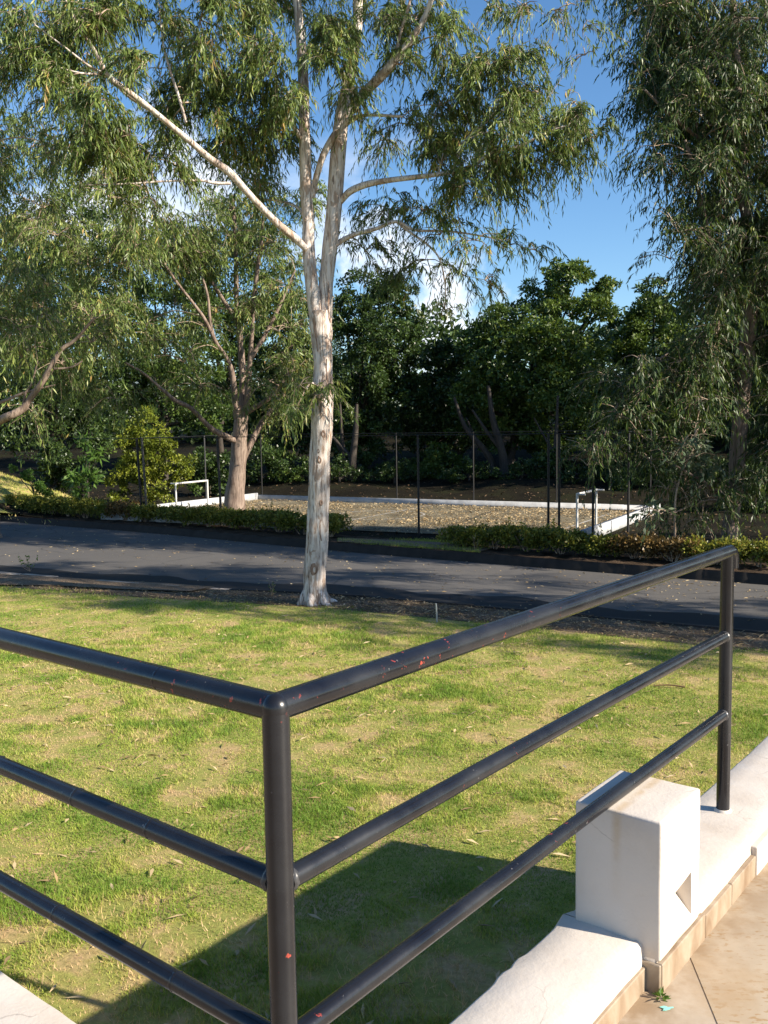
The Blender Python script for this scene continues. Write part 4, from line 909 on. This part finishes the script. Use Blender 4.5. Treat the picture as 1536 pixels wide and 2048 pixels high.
B('broadleaf_tree', 1290, 1300, 45, 'mid-green tree right of the tall rounded one, under the hanging foliage', M_broad, [(1310,600,48),(1270,650,52),(1350,640,50),(1240,700,50),(1320,700,65,-1),(1270,770,65,-1),(1360,760,60),(1310,840,60),(1240,830,45),(1290,880,55),(1360,870,60)], 19000)
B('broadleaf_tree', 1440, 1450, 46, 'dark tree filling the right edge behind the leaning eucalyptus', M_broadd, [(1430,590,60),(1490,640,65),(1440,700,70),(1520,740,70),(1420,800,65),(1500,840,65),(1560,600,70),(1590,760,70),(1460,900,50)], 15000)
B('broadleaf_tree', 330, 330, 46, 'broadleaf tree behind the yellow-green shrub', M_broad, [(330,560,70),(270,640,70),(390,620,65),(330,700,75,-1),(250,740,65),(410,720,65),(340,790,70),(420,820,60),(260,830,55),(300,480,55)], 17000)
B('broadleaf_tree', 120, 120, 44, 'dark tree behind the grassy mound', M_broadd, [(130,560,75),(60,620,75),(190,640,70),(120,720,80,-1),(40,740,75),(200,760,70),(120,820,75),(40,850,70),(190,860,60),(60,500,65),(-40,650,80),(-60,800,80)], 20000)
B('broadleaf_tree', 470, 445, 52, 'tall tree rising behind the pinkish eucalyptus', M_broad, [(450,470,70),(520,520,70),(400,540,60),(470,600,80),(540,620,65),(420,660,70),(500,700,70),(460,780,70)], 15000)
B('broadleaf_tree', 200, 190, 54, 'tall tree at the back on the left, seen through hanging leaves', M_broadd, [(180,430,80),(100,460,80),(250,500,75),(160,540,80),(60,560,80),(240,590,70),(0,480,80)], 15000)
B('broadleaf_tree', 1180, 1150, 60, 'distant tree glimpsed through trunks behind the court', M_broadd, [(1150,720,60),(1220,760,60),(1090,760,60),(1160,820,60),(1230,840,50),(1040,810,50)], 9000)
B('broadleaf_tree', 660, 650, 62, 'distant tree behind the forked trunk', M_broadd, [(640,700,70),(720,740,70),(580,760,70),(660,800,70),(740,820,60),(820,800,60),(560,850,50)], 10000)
# far trees outside the frame that close the wood on both sides
B('broadleaf_tree', -200, -220, 40, 'broadleaf tree past the left edge', M_broadd, [(-200,500,110),(-120,620,90),(-300,620,100),(-200,740,110),(-130,830,80)], 9000)
B('broadleaf_tree', 1750, 1750, 42, 'broadleaf tree past the right edge', M_broadd, [(1740,500,110),(1660,620,90),(1800,620,100),(1720,740,110),(1680,850,80)], 9000)
for i_, (px_, Y_, z_) in enumerate(((1900,34,0),(2150,40,0),(1980,48,0),(2400,46,0),(2250,33,0),(1640,37,0),(1720,49,0),(1860,57,0),(1640,58,0))):
    B('broadleaf_tree', px_, px_, Y_, 'broadleaf tree beyond the right edge'+(' by the court', ' beside the road', ' at the back', ' farthest out', ' at the front of the wood', ' behind the leaning tree', ' in the second row', ' in the third row', ' far behind the leaning tree')[i_], M_broadd, [(px_,470,150),(px_-110,600,120),(px_+110,600,120),(px_,720,150),(px_-90,820,110),(px_+90,820,110)], 9000, .36, .2)
lvm = MB(); n = 36000
pxq = rng.uniform(-500, 2100, n); Yq = rng.uniform(66, 84, n); xq = (pxq-768)/FPX*Yq
topz = 6.0+3.4*np.array([math.sin(q*.11)+.6*math.sin(q*.27+1)+.4*math.sin(q*.63) for q in xq])*.6+1.0
zq = bank_z(xq, Yq)+rng.uniform(0.0, 1.0, n)**.8*topz
leaf_quads(lvm, np.column_stack([xq, Yq, zq]), unit(rng.normal(size=(n, 3))), .62*rng.uniform(.6, 1.3, n), .34, np.clip(rng.normal(.4, .2, n), 0, 1))
tag(lvm.build('distant_wood', M_broadd, smooth=False), 'far-off belt of dark trees closing the view behind the court', 'wood', kind='stuff')
# undergrowth: one bush each
SH = [('broadleaf_shrub', 300, 36.5, M_yel, 'rounded yellow-green shrub lit by sun beside the left goal', [(285,850,38),(320,880,34),(250,880,34),(345,920,40),(300,930,46),(245,945,38),(360,950,30),(280,900,42),(320,970,40),(240,985,30)], 7000, .17, .09),
      ('broadleaf_shrub', 520, 44, M_broadd, 'dark shrub under the trees between the two pale trunks', [(520,920,48),(570,930,44),(560,960,40),(500,970,34)], 3500, .2, .11),
      ('broadleaf_shrub', 740, 45, M_broadd, 'dark shrub right of the forked trunk', [(740,930,46),(700,950,40),(770,960,42)], 3000, .2, .11),
      ('broadleaf_shrub', 870, 42, M_broad, 'leafy shrub behind the court with sunlit tips', [(880,915,34),(910,930,30),(860,945,34),(890,965,36)], 3000, .2, .11),
      ('broadleaf_shrub', 420, 41, M_broadd, 'low dark shrub behind the left goal', [(420,930,46),(395,970,34),(450,965,36)], 3000, .2, .11),
      ('broadleaf_shrub', 1150, 40, M_broadd, 'dark shrub behind the right goal', [(1110,930,40),(1200,950,40)], 2500, .2, .11),
      ('broadleaf_shrub', 1260, 36, M_broadd, 'shadowy shrub beyond the court corner', [(1250,960,36),(1330,940,44),(1380,970,40)], 3000, .2, .11),
      ('broadleaf_shrub', 170, 35, M_bright, 'young tree with glossy drooping leaves behind the left hedge', [(180,915,18),(170,885,16),(195,905,14)], 150, .34, .09),
      ('broadleaf_shrub', 165, 34, M_bright, 'low plant with long glossy leaves behind the left hedge', [(150,960,18),(180,955,16),(165,985,16)], 240, .34, .10),
      ('broadleaf_shrub', 70, 34, M_bright, 'sunlit weedy bush on the mound’s right shoulder'.replace('’s', ''), [(55,950,14),(75,975,14),(25,938,8),(95,985,12)], 900, .14, .08),
      ('broadleaf_shrub', 100, 39, M_broadd, 'dark shrub between mound and glossy young tree', [(110,920,46),(160,940,40),(110,960,40)], 3000, .2, .11),
      ('broadleaf_shrub', 1500, 30, M_broadd, 'dark shrub at the right edge behind the leaning trunk', [(1500,940,60),(1560,980,60),(1430,960,50),(1520,1030,50)], 5000, .17, .09),
      ('broadleaf_shrub', 1000, 58, M_broad, 'far bush glimpsed beneath the tall rounded tree', [(960,900,30),(1075,905,34),(1140,915,40)], 2500, .22, .12)]
for i_, (px_, Y_) in enumerate(((620, 43), (680, 42), (790, 41.5), (830, 42.5), (940, 40), (1045, 39.5), (1075, 41), (1180, 37.5))):
    SH.append(('broadleaf_shrub', px_, Y_, M_broadd if i_ % 3 else M_broad, 'low dark undergrowth bush behind the far court wall, '+('left of the pale forked trunk', 'just right of the pale forked trunk', 'left of the nearest middle fence pole', 'at the nearest middle fence pole', 'in front of the bent trunks', 'right of the leaning trunk', 'below the tall rounded tree', 'behind the right goal posts')[i_], [(px_-24, 946, 22), (px_+20, 942, 24), (px_, 930, 22), (px_+46, 950, 17), (px_-48, 952, 16)], 1300, .15, .08))
for nm_, bp, Y_, mt, lab, bl, nl, L__, W__ in SH: B(nm_, bp, bp, Y_, lab, mt, bl, nl, L__, W__, .05, 'shrub')
# bare forked trunks standing behind the court
for px_, Y_, H_, r_, lean, lab in ((705,43,2.7,.2,.2,'straight dark trunk behind the court, just right of the pale forked tree'), (690,44,2.7,.12,-.1,'thin dark trunk beside a thicker one right of the forked tree'),
        (1010,41,3.0,.2,-.5,'dark leaning trunk in the middle behind the court'), (985,41.5,2.6,.16,-1.2,'dark trunk bent to the left in the middle behind the court'), (1110,40,2.7,.12,.1,'slim dark trunk behind the right goal')):
    x = (px_-768)/FPX*Y_; z = float(bank_z(np.array(x), np.array(float(Y_))))
    root = empty('tree_trunk', (x, Y_, z), lab, 'tree'); t1 = MB()
    P = smooth_path([[x,Y_,z-.2,r_*1.4],[x,Y_,z+.4,r_],[x+lean*.3,Y_,z+H_*.4,r_*.85],[x+lean,Y_,z+H_*.8,r_*.7],[x+lean*1.4,Y_,z+H_*1.3,r_*.4]], 4); tube(t1, P[:, :3], P[:, 3], 9, wob=.08); t1.build('trunk', M_bark, root)
    t2 = MB(); P = smooth_path([[x+lean*.25,Y_,z+H_*.35,r_*.6],[x+lean*.2-r_*3,Y_+.2,z+H_*.6,r_*.45],[x-r_*7,Y_+.3,z+H_*.95,r_*.25]], 4); tube(t2, P[:, :3], P[:, 3], 7); t2.build('limb', M_bark, root)

# ------------------------------------------------------------------ hedge along the road
def hedge_shrub(s_, off, w, d, h, mat, label, group, n=2300):
    p0 = alongf(offs(FARs, off), s_); t_ = unit((alongf(FARs, s_+.3)-alongf(FARs, s_-.3))[None])[0]; nn = np.array([-t_[1], t_[0]])
    root = empty('hedge_shrub', (p0[0], p0[1], Z_FV), label, 'shrub', group)
    st = MB()
    for _ in range(6):
        a_ = rng.uniform(-w*.4, w*.4); b_ = rng.uniform(-d*.35, d*.35); q = p0+t_*a_*.15; e_ = p0+t_*a_+nn*b_
        tube(st, smooth_path([(*q, Z_FV-.05), (*(q*.6+e_*.4+rng.normal(0, .03, 2)), Z_FV+h*.3), (*e_, Z_FV+h*.75)], 4), np.linspace(.016, .006, 9), 5)
    st.build('stem', M_twig, root)
    lv = MB(); k_ = 44
    ca = rng.uniform(-.5, .5, k_)*w; cb = rng.uniform(-.5, .5, k_)*d; cz = h*rng.uniform(.42, .95, k_); rr = rng.uniform(.12, .2, k_)
    idx = rng.integers(0, k_, n); dd = unit(rng.normal(size=(n, 3))+A3((0, 0, .3)))
    C_ = np.column_stack([p0[0]+t_[0]*ca+nn[0]*cb, p0[1]+t_[1]*ca+nn[1]*cb, Z_FV+cz])
    P = C_[idx]+dd*(rr[idx]*rng.uniform(.4, 1, n))[:, None]
    zt = Z_FV+h*1.02; top = P[:, 2] > zt; P[top, 2] = zt-rng.uniform(0, .08, top.sum())+rng.exponential(.03, top.sum())
    leaf_quads(lv, P, unit(dd+rng.normal(0, .6, (n, 3))), (.085*rng.uniform(.55, 1.3, n)), .05*rng.uniform(.7, 1.2, n), np.clip(rng.normal(.45, .22, n)+.25*(P[:, 2]-Z_FV-h*.6)/h, 0, 1))
    # a few long untrimmed shoots
    for _ in range(3):
        q = C_[rng.integers(0, k_)]; tip = q+A3((rng.normal(0, .08), rng.normal(0, .08), .22+rng.uniform(0, .18)))
        tube(lv, [q, tip], [.004, .002], 4, .6, False); m2 = 12; t2 = rng.uniform(.4, 1, m2)
        leaf_quads(lv, q+(tip-q)*t2[:, None], unit(rng.normal(size=(m2, 3))+A3((0, 0, .5))), .06, .034, np.full(m2, .7))
    o = lv.build('foliage', mat, root, smooth=False); o['kind'] = 'stuff'
def s_of(px_, py_):
    p = gp(px_, py_, Z_FV)[:2]; return cumf[np.argmin(np.linalg.norm(FARs-p, axis=1))]
def s_px(px_, off):
    best = None
    for s_ in np.arange(50, 135, .05):
        q = alongf(FARo[off], s_); e_ = abs(q[0]/q[1]-(px_-768)/FPX)
        if q[1] > 5 and (best is None or e_ < best[0]): best = (e_, s_)
    return best[1]
FARo = {.95: offs(FARs, .95)}
sL = s_px(655, .95); s_ = sL; i_ = 0
while i_ < 16:
    hh = .53+rng.uniform(-.05, .05)+(.12 if i_ > 10 else 0)
    hedge_shrub(s_, .95+rng.uniform(-.06, .06), 1.1, .66, hh, M_hedge if i_ not in (5, 9, 10) else M_hedger if i_ == 9 else M_hedge, 'clipped green hedge shrub in the row left of the path gap' if i_ != 9 else 'browning clipped shrub among green ones in the left hedge', 'clipped shrubs of the left hedge'); s_ -= .98; i_ += 1
sR = s_px(925, .95); s_ = sR; i_ = 0
while i_ < 9:
    red = i_ in (5, 6)
    hedge_shrub(s_, .95+rng.uniform(-.05, .05), 1.0, .62, .46+rng.uniform(-.03, .06), M_hedger if red else M_hedge, ('rust-brown clipped shrub in the right hedge, before the sports court corner' if red else 'clipped green hedge shrub right of the path gap'), 'rusty shrubs of the right hedge' if red else 'clipped shrubs of the right hedge'); s_ += .86; i_ += 1

# grass strips and trodden path in the gap
gapP = [gp(*q, Z_FV)[:2] for q in ((676,1086),(760,1090),(900,1100),(960,1106),(985,1099),(900,1088),(760,1081),(676,1078))]
sheet('path', gapP, Z_FV+0.035, M_path); bpy.data.objects['path']['label'] = 'trodden earth path in the hedge gap'

# ------------------------------------------------------------------ court furniture
cw = empty('court_wall', tuple(cpt(CW/2, 0, 0)), 'low white wall round the small court', 'wall')
def cbox(name, a0, b0, a1, b1, z0, z1, mat, root):
    m_ = MB(); lo, hi = (a0, b0), (a1, b1)
    V = [cpt(a, b_, z) for z in (z0, z1) for a, b_ in ((a0,b0),(a1,b0),(a1,b1),(a0,b1))]
    m_.add(V, [(0,3,2,1),(4,5,6,7),(0,1,5,4),(1,2,6,5),(2,3,7,6),(3,0,4,7)]); return m_.build(name, mat, root, smooth=False)
HW = Z_FV+.30
cbox('far_side', -.12, CD, CW+.12, CD+.15, Z_FV-.1, HW-.08, M_white, cw)
cbox('short_side', -.14, 0, 0, CD-.003, Z_FV-.1, HW, M_white, cw)
cbox('short_side', CW, 0, CW+.14, CD-.003, Z_FV-.1, HW, M_white, cw)
cbox('near_side', -.14, -.15, CW*.47, -.003, Z_FV-.1, HW-.06, M_white, cw)
cbox('near_side', CW*.80, -.15, CW+.14, -.003, Z_FV-.1, HW-.06, M_white, cw)
def goal(post1, post2, back, label):
    p1, p2 = A3((*post1[:2], Z_FV+.03)), A3((*post2[:2], Z_FV+.03)); h = A3((0, 0, 1.10)); bk = A3((*back, 0))
    root = empty('goal', tuple((p1+p2)/2), label, 'goal', 'white goals on the small court')
    def t(nm_, a, b_, r=.032): m_ = MB(); tube(m_, [a, (a+b_)/2, b_], r, 10); m_.build(nm_, M_goal, root)
    t('post', p1, p1+h); t('post', p2, p2+h); t('crossbar', p1+h-A3((0,0,.03)), p2+h-A3((0,0,.03)))
    for q in (p1, p2): t('ground_bar', q+A3((0,0,.03)), q+bk*.55+A3((0,0,.03)), .024); t('stay', q+h-A3((0,0,.03)), q+bk*.22+h-A3((0,0,.03)), .024)
    t('back_bar', p1+bk*.55+A3((0,0,.03)), p2+bk*.55+A3((0,0,.03)), .024)
cx2 = np.array([cax[0], cax[1]])
g1a = gp(1154, 1069, Z_FV+.03)[:2]; g1b = gp(1192, 1055.5, Z_FV+.03)[:2]
goal(g1a, g1b, cx2, 'white tubular goal at the right end of the court, near the white corner wall')
zt = Z_FV+1.13; g2a = gp(351, 965.5, zt)[:2]; g2b = gp(414.5, 959.5, zt)[:2]
goal(g2a, g2b, -cx2, 'white tubular goal at the left end of the court, by the yellow-green shrub')

fence = empty('court_fence', tuple(cpt(CW/2, 0, 0)), 'tall fence frame of thin dark poles and top rail around the court', 'fence')
ZP = 2.78
nl0 = A3((.94, 24.81)); 
def fpole(p, r=.034, top=ZP, mat=M_pole, lean=0.0):
    m_ = MB(); z0 = Z_FV-.1; tube(m_, [(p[0], p[1], z0), (p[0]-lean*.5, p[1], (z0+top)/2), (p[0]-lean, p[1], top)], r, 8); return m_.build('pole', mat, fence)
def near(s_): return nl0+cax*s_
for s_, mt, ln in ((-10.05, M_pole, .08), (-9.83, M_polegrey, .08), (-6.8, M_pole, .04), (-3.4, M_pole, 0), (0, M_pole, 0), (3.66, M_pole, 0), (3.94, M_pole, 0), (4.8, M_pole, 0)): fpole(near(s_), .032 if s_ > -4 else .038, mat=mt, lean=ln)
farl = lambda t_: CFL+(CFR-CFL)*t_+cay*.5
for t_ in (0, .2, .404, .604, .8, 1.0): fpole(farl(t_), .026, mat=M_pole)
lp = A3((-6.86, 35.4)); fpole(lp, .028, mat=M_polegrey)
rp = gp(1256, 1065, Z_FV)[:2]; fpole(rp, .036)
def trail(a, b_, r=.011): m_ = MB(); tube(m_, [(*a, ZP), (*((a+b_)/2), ZP-.015), (*b_, ZP)], r, 7); m_.build('top_rail', M_pole, fence)
trail(near(-13.8), near(-6.8)); trail(near(-6.8), near(0)); trail(near(0), near(3.66)); trail(near(3.66), near(4.8)); trail(farl(0), farl(1.0)); trail(near(-10.05), lp); trail(lp, farl(0)); trail(near(4.8), rp); trail(rp, farl(1.0))

# steel stub on the verge, stick on the lawn
p = gp(874, 1244, 0); m_ = MB(); tube(m_, [(p[0], p[1], -.02), (p[0]-.005, p[1], .15), (p[0]-.012, p[1], .29)], .012, 10); o = m_.build('pipe_stub', M_zinc, origin=(p[0], p[1], 0)); tag(o, 'short grey pipe stub sticking up from the soil verge', 'pipe')
a = gp(1308, 1371, .02); b = gp(1370, 1374, .02); m_ = MB(); tube(m_, smooth_path([a, (a+b)/2+A3((0, .02, .01)), b], 5), np.linspace(.008, .012, 11), 6); o = m_.build('fallen_stick', M_litter, origin=tuple(a)); tag(o, 'pale bare stick lying on the lawn near the right post', 'stick')

# little plants
def weed(base, h, n_st, label, nl, L=.06, Wd=.03, mat=M_bright, spread=.35):
    root = empty('weed', base, label, 'plant'); st = MB(); lv = MB(); b_ = A3(base)
    for _ in range(n_st):
        tip = b_+A3((rng.normal(0, spread*h), rng.normal(0, spread*h), h*rng.uniform(.6, 1)))
        P = smooth_path([b_, (b_+tip)/2+rng.normal(0, .05*h, 3), tip], 4); tube(st, P, np.linspace(.004, .0018, len(P)), 4)
        t_ = rng.uniform(.3, 1.05, nl); leaf_quads(lv, b_+(tip-b_)*t_[:, None], unit(rng.normal(size=(nl, 3))+A3((0, 0, .3))), L*rng.uniform(.6, 1.2, nl), Wd, rng.uniform(0, 1, nl))
    st.build('stem', M_twig, root); lv.build('leaves', mat, root, smooth=False)['kind'] = 'stuff'
weed(gp(60, 1143, 0), .42, 5, 'straggly weed on the old kerb at the left', 7, .08, .035)
weed(gp(542, 1192, 0), .28, 6, 'thin grey-green weed on the verge left of the pale trunk', 7, .06, .016, M_euc2)
weed(gp(950, 1103, Z_FV), .5, 3, 'wispy dry weed at the right end of the path gap', 4, .05, .01, M_litter)
wb = gp(1322, 1998, Z_FLOOR); wb[2] = Z_FLOOR
root = empty('weed', wb, 'tiny green weed growing from the joint at the wall foot', 'plant'); lv = MB(); n = 26
dv = unit(rng.normal(size=(n, 3))*A3((1, 1, .6))+A3((0, 0, .6))); leaf_quads(lv, wb+dv*rng.uniform(0, .012, (n, 1))+A3((0, 0, .003)), dv, .022*rng.uniform(.6, 1.3, n), .008, rng.uniform(0, 1, n)); lv.build('leaves', M_bright, root, smooth=False)['kind'] = 'stuff'
n = 14; th = np.linspace(0, 2*math.pi, n, endpoint=False); c = gp(1333, 2016, Z_FLOOR+.003); m_ = MB()
rr = .012*(1+.35*np.sin(th*3+1)+.25*np.sin(th*5)); V = np.vstack([c, np.column_stack([c[0]+1.3*rr*np.cos(th), c[1]+.8*rr*np.sin(th), np.full(n, c[2])])])
m_.add(V, np.array([[0, 1+i, 1+(i+1) % n] for i in range(n)])); o = m_.build('paint_mark', M_teal, ts, smooth=False)

# ------------------------------------------------------------------ grass blades and fallen leaves
def vnoise(x, y, f, seed):
    r_ = np.random.default_rng(seed); g = r_.uniform(0, 1, (64, 64)); X, Y_ = x*f, y*f; xi, yi = np.floor(X).astype(int), np.floor(Y_).astype(int)
    fx, fy = X-xi, Y_-yi; fx, fy = fx*fx*(3-2*fx), fy*fy*(3-2*fy); G = lambda i_, j_: g[i_ % 64, j_ % 64]
    return (G(xi, yi)*(1-fx)+G(xi+1, yi)*fx)*(1-fy)+(G(xi, yi+1)*(1-fx)+G(xi+1, yi+1)*fx)*fy
def fbm(x, y, f, seed, o_=4): return sum(vnoise(x, y, f*2**i_, seed+i_)*.5**i_ for i_ in range(o_))/sum(.5**i_ for i_ in range(o_))
def near_line_y(x): return np.interp(x, inner[:, 0], inner[:, 1])
def grass(name, X, Y, Z, h, w, dry, label, mat=M_grass):
    n = len(X); P = np.column_stack([X, Y, Z]); th = rng.uniform(0, 2*math.pi, n); side = np.column_stack([np.cos(th), np.sin(th), np.zeros(n)])
    ln = rng.normal(0, .55, (n, 2)); tip = P+np.column_stack([ln*h[:, None], h])
    V = np.stack([P-side*w[:, None]/2, P+side*w[:, None]/2, tip], 1).reshape(-1, 3)
    mb_ = MB(); mb_.add(V, np.arange(n*3).reshape(n, 3), np.repeat(dry, 3)); o = mb_.build(name, mat, smooth=False); return tag(o, label, 'grass', kind='stuff')
XS, YS, HS, WS, DS = [], [], [], [], []
for y0, y1, dens in ((2.0, 5.0, 9500), (5.0, 7.5, 8000), (7.5, 10.5, 5200), (10.5, 14, 3000), (14, 20, 1500)):
    xw0, xw1 = -.45*y1-.3, .45*y1+.3; n = int((xw1-xw0)*(y1-y0)*dens); x = rng.uniform(xw0, xw1, n); y = rng.uniform(y0, y1, n)
    u_, v_ = (x-CO[0])*UU[0]+(y-CO[1])*UU[1], (x-CO[0])*VV[0]+(y-CO[1])*VV[1]
    ok = (np.abs(x) < .44*y+.2) & ((u_ > .125) & (v_ > .125) | (u_ > U_END+.01)) & (y < near_line_y(x)+rng.normal(0, .18, n))
    x, y = x[ok], y[ok]
    dry = .27*fbm(x, y, .6, 3)+.38*fbm(x, y, 1.9, 9)+.35*fbm(x, y, 4.6, 41)+.09*np.clip((6.0-y)/1.6, 0, 1); lush = .6*fbm(x, y, 1.1, 21)+.4*fbm(x, y, 3.6, 51)
    keep = rng.uniform(0, 1, len(x)) < np.clip(1.5-1.5*np.clip((dry-.485)*8.0, 0, 1)*.92, .12, 1)
    x, y, dry, lush = x[keep], y[keep], dry[keep], lush[keep]
    h = (.011+.030*np.clip((lush-.44)*4.5, 0, 1)+.003*(y/8))*rng.uniform(.5, 1.5, len(x)); w = (.0035+.0004*y)*rng.uniform(.7, 1.3, len(x))
    XS.append(x); YS.append(y); HS.append(h); WS.append(w); DS.append(np.clip((dry-.5)*5.0+.42+rng.normal(0, .2, len(x))-.25*np.clip((lush-.5)*3, 0, 1), 0, 1))
X, Y_, H_, W_, D_ = map(np.concatenate, (XS, YS, HS, WS, DS))
grass('grass', X, Y_, np.zeros(len(X)), H_, W_, D_, 'short patchy green and straw-coloured lawn grass')
# grass strips in the hedge gap and weeds on the verge edge
P1 = [gp(rng.uniform(676, 960), rng.uniform(1080, 1112), Z_FV) for _ in range(16000)]; P1 = np.array(P1)
pxs = 768+P1[:, 0]/P1[:, 1]*FPX; df = np.array([np.min(np.linalg.norm(FARs_d-q, axis=1)) for FARs_d, q in ((smooth_path(FARs, 4), q) for q in P1[:, :2])]) if False else None
T2 = unit(np.gradient(FARs, axis=0)); 
def far_dist(P):
    A_, B_ = FARs[:-1], FARs[1:]; best = np.full(len(P), 1e9)
    for a_, b_ in zip(A_, B_):
        d = b_-a_; L2 = d@d; t_ = np.clip(((P-a_)@d)/L2, 0, 1); q = a_+t_[:, None]*d; sg = (P-q)@np.array([-d[1], d[0]])/math.sqrt(L2); e_ = np.linalg.norm(P-q, axis=1)
        best = np.where(e_ < np.abs(best), np.where(sg >= 0, e_, -e_), best)
    return best
fd = far_dist(P1[:, :2]); ok = ((fd > .2) & (fd < .75)) | ((fd > 1.25) & (fd < 1.75)); P1 = P1[ok]
grass('grass', P1[:, 0], P1[:, 1], np.full(len(P1), Z_FV), rng.uniform(.03, .09, len(P1)), np.full(len(P1), .012), np.clip(rng.normal(.5, .2, len(P1)), 0, 1), 'two strips of verge grass in the hedge gap')
n = 14000; x = -17.8+rng.normal(0, 3.0, n); y = 36+rng.normal(0, 2.4, n)
grass('grass', x, y, bank_z(x, y)-.10+.35*np.exp(-(((x+17.3)/4.8)**2+((y-36)/3.4)**2)), rng.uniform(.04, .12, n), np.full(n, .03), np.clip(rng.normal(.74, .15, n), 0, 1), 'dry grass on the mound at the left')

def litter(name, P, L, Wd, label, a=None, tilt=.18, mat=M_litter):
    n = len(P); th = rng.uniform(0, 2*math.pi, n); D = unit(np.column_stack([np.cos(th), np.sin(th), rng.normal(0, tilt, n)])); up = np.column_stack([rng.normal(0, .35, n), rng.normal(0, .35, n), np.ones(n)])
    mb_ = MB(); leaf_quads(mb_, P, D, L, Wd, rng.uniform(0, 1, n) if a is None else a, .2, side=up); return tag(mb_.build(name, mat, smooth=False), label, 'leaves', kind='stuff')
n = 2600; y = rng.uniform(3.5, 17, n); x = rng.uniform(-.44, .44, n)*y; u_, v_ = (x-CO[0])*UU[0]+(y-CO[1])*UU[1], (x-CO[0])*VV[0]+(y-CO[1])*VV[1]
ok = (u_ > .2) & (v_ > .2) & (y < near_line_y(x)+.9) & (rng.uniform(0, 1, n) < np.clip((y-2)/9, .12, 1)*np.where(fbm(x, y, .8, 5) > .5, 1, .45)); x, y = x[ok], y[ok]
litter('fallen_leaves', np.column_stack([x, y, rng.uniform(.012, .03, len(x))]), rng.uniform(.06, .15, len(x)), rng.uniform(.014, .028, len(x)), 'narrow pale gum leaves fallen on the lawn', rng.uniform(.25, 1, len(x)))
n = 2600; t_ = rng.uniform(0, 1, n)**.55; i_ = rng.uniform(0.28, .72, n)*(len(NEARs)-1); lo = i_.astype(int); fr = (i_-lo)[:, None]
pn = NEARs[lo]*(1-fr)+NEARs[lo+1]*fr; pf = FARs[lo]*(1-fr)+FARs[lo+1]*fr; q = pn+(pf-pn)*t_[:, None]; q = q[rng.uniform(0, 1, n) < .30]
litter('fallen_leaves', np.column_stack([q, np.full(len(q), Z_ROAD+.008)]), rng.uniform(.05, .12, len(q)), rng.uniform(.015, .034, len(q)), 'dry leaves scattered over the asphalt road', rng.uniform(.3, 1, len(q)), .1)
n = 5000; i_ = rng.uniform(.25, .75, n)*(len(NEARs)-1); lo = i_.astype(int); fr = (i_-lo)[:, None]; t_ = rng.uniform(0, 1, n)[:, None]
q = (inner[lo]*(1-fr)+inner[lo+1]*fr)*(1-t_)+(vin[lo]*(1-fr)+vin[lo+1]*fr)*t_
litter('fallen_leaves', np.column_stack([q, rng.uniform(.008, .02, n)]), rng.uniform(.04, .12, n), rng.uniform(.01, .022, n), 'litter of bark and leaves on the soil verge', rng.uniform(0, .85, n), .25)
n = 20000; a_ = rng.uniform(0, CW, n); b_ = rng.uniform(0, CD, n)
P = np.array([cpt(p_, q_, 0) for p_, q_ in zip(a_, b_)]); P[:, 2] = Z_FV+.045+rng.uniform(0, .03, n); keep = rng.uniform(0, 1, n) < np.clip((fbm(P[:, 0], P[:, 1], .5, 31)-.25)*2.4, .1, 1)
P = P[keep]; litter('fallen_leaves', P, rng.uniform(.05, .13, len(P)), rng.uniform(.02, .05, len(P)), 'carpet of dry leaves covering the court', rng.uniform(.2, 1, len(P)), .3)
n = 4500; x = rng.uniform(-14, 16, n); y = rng.uniform(22, 48, n); fd = far_dist(np.column_stack([x, y])); ok = fd > .25; x, y = x[ok], y[ok]
litter('fallen_leaves', np.column_stack([x, y, bank_z(x, y)+.02]), rng.uniform(.08, .18, len(x)), rng.uniform(.04, .08, len(x)), 'brown leaf litter on the shaded woodland ground', rng.uniform(0, .8, len(x)), .3, M_litterd)
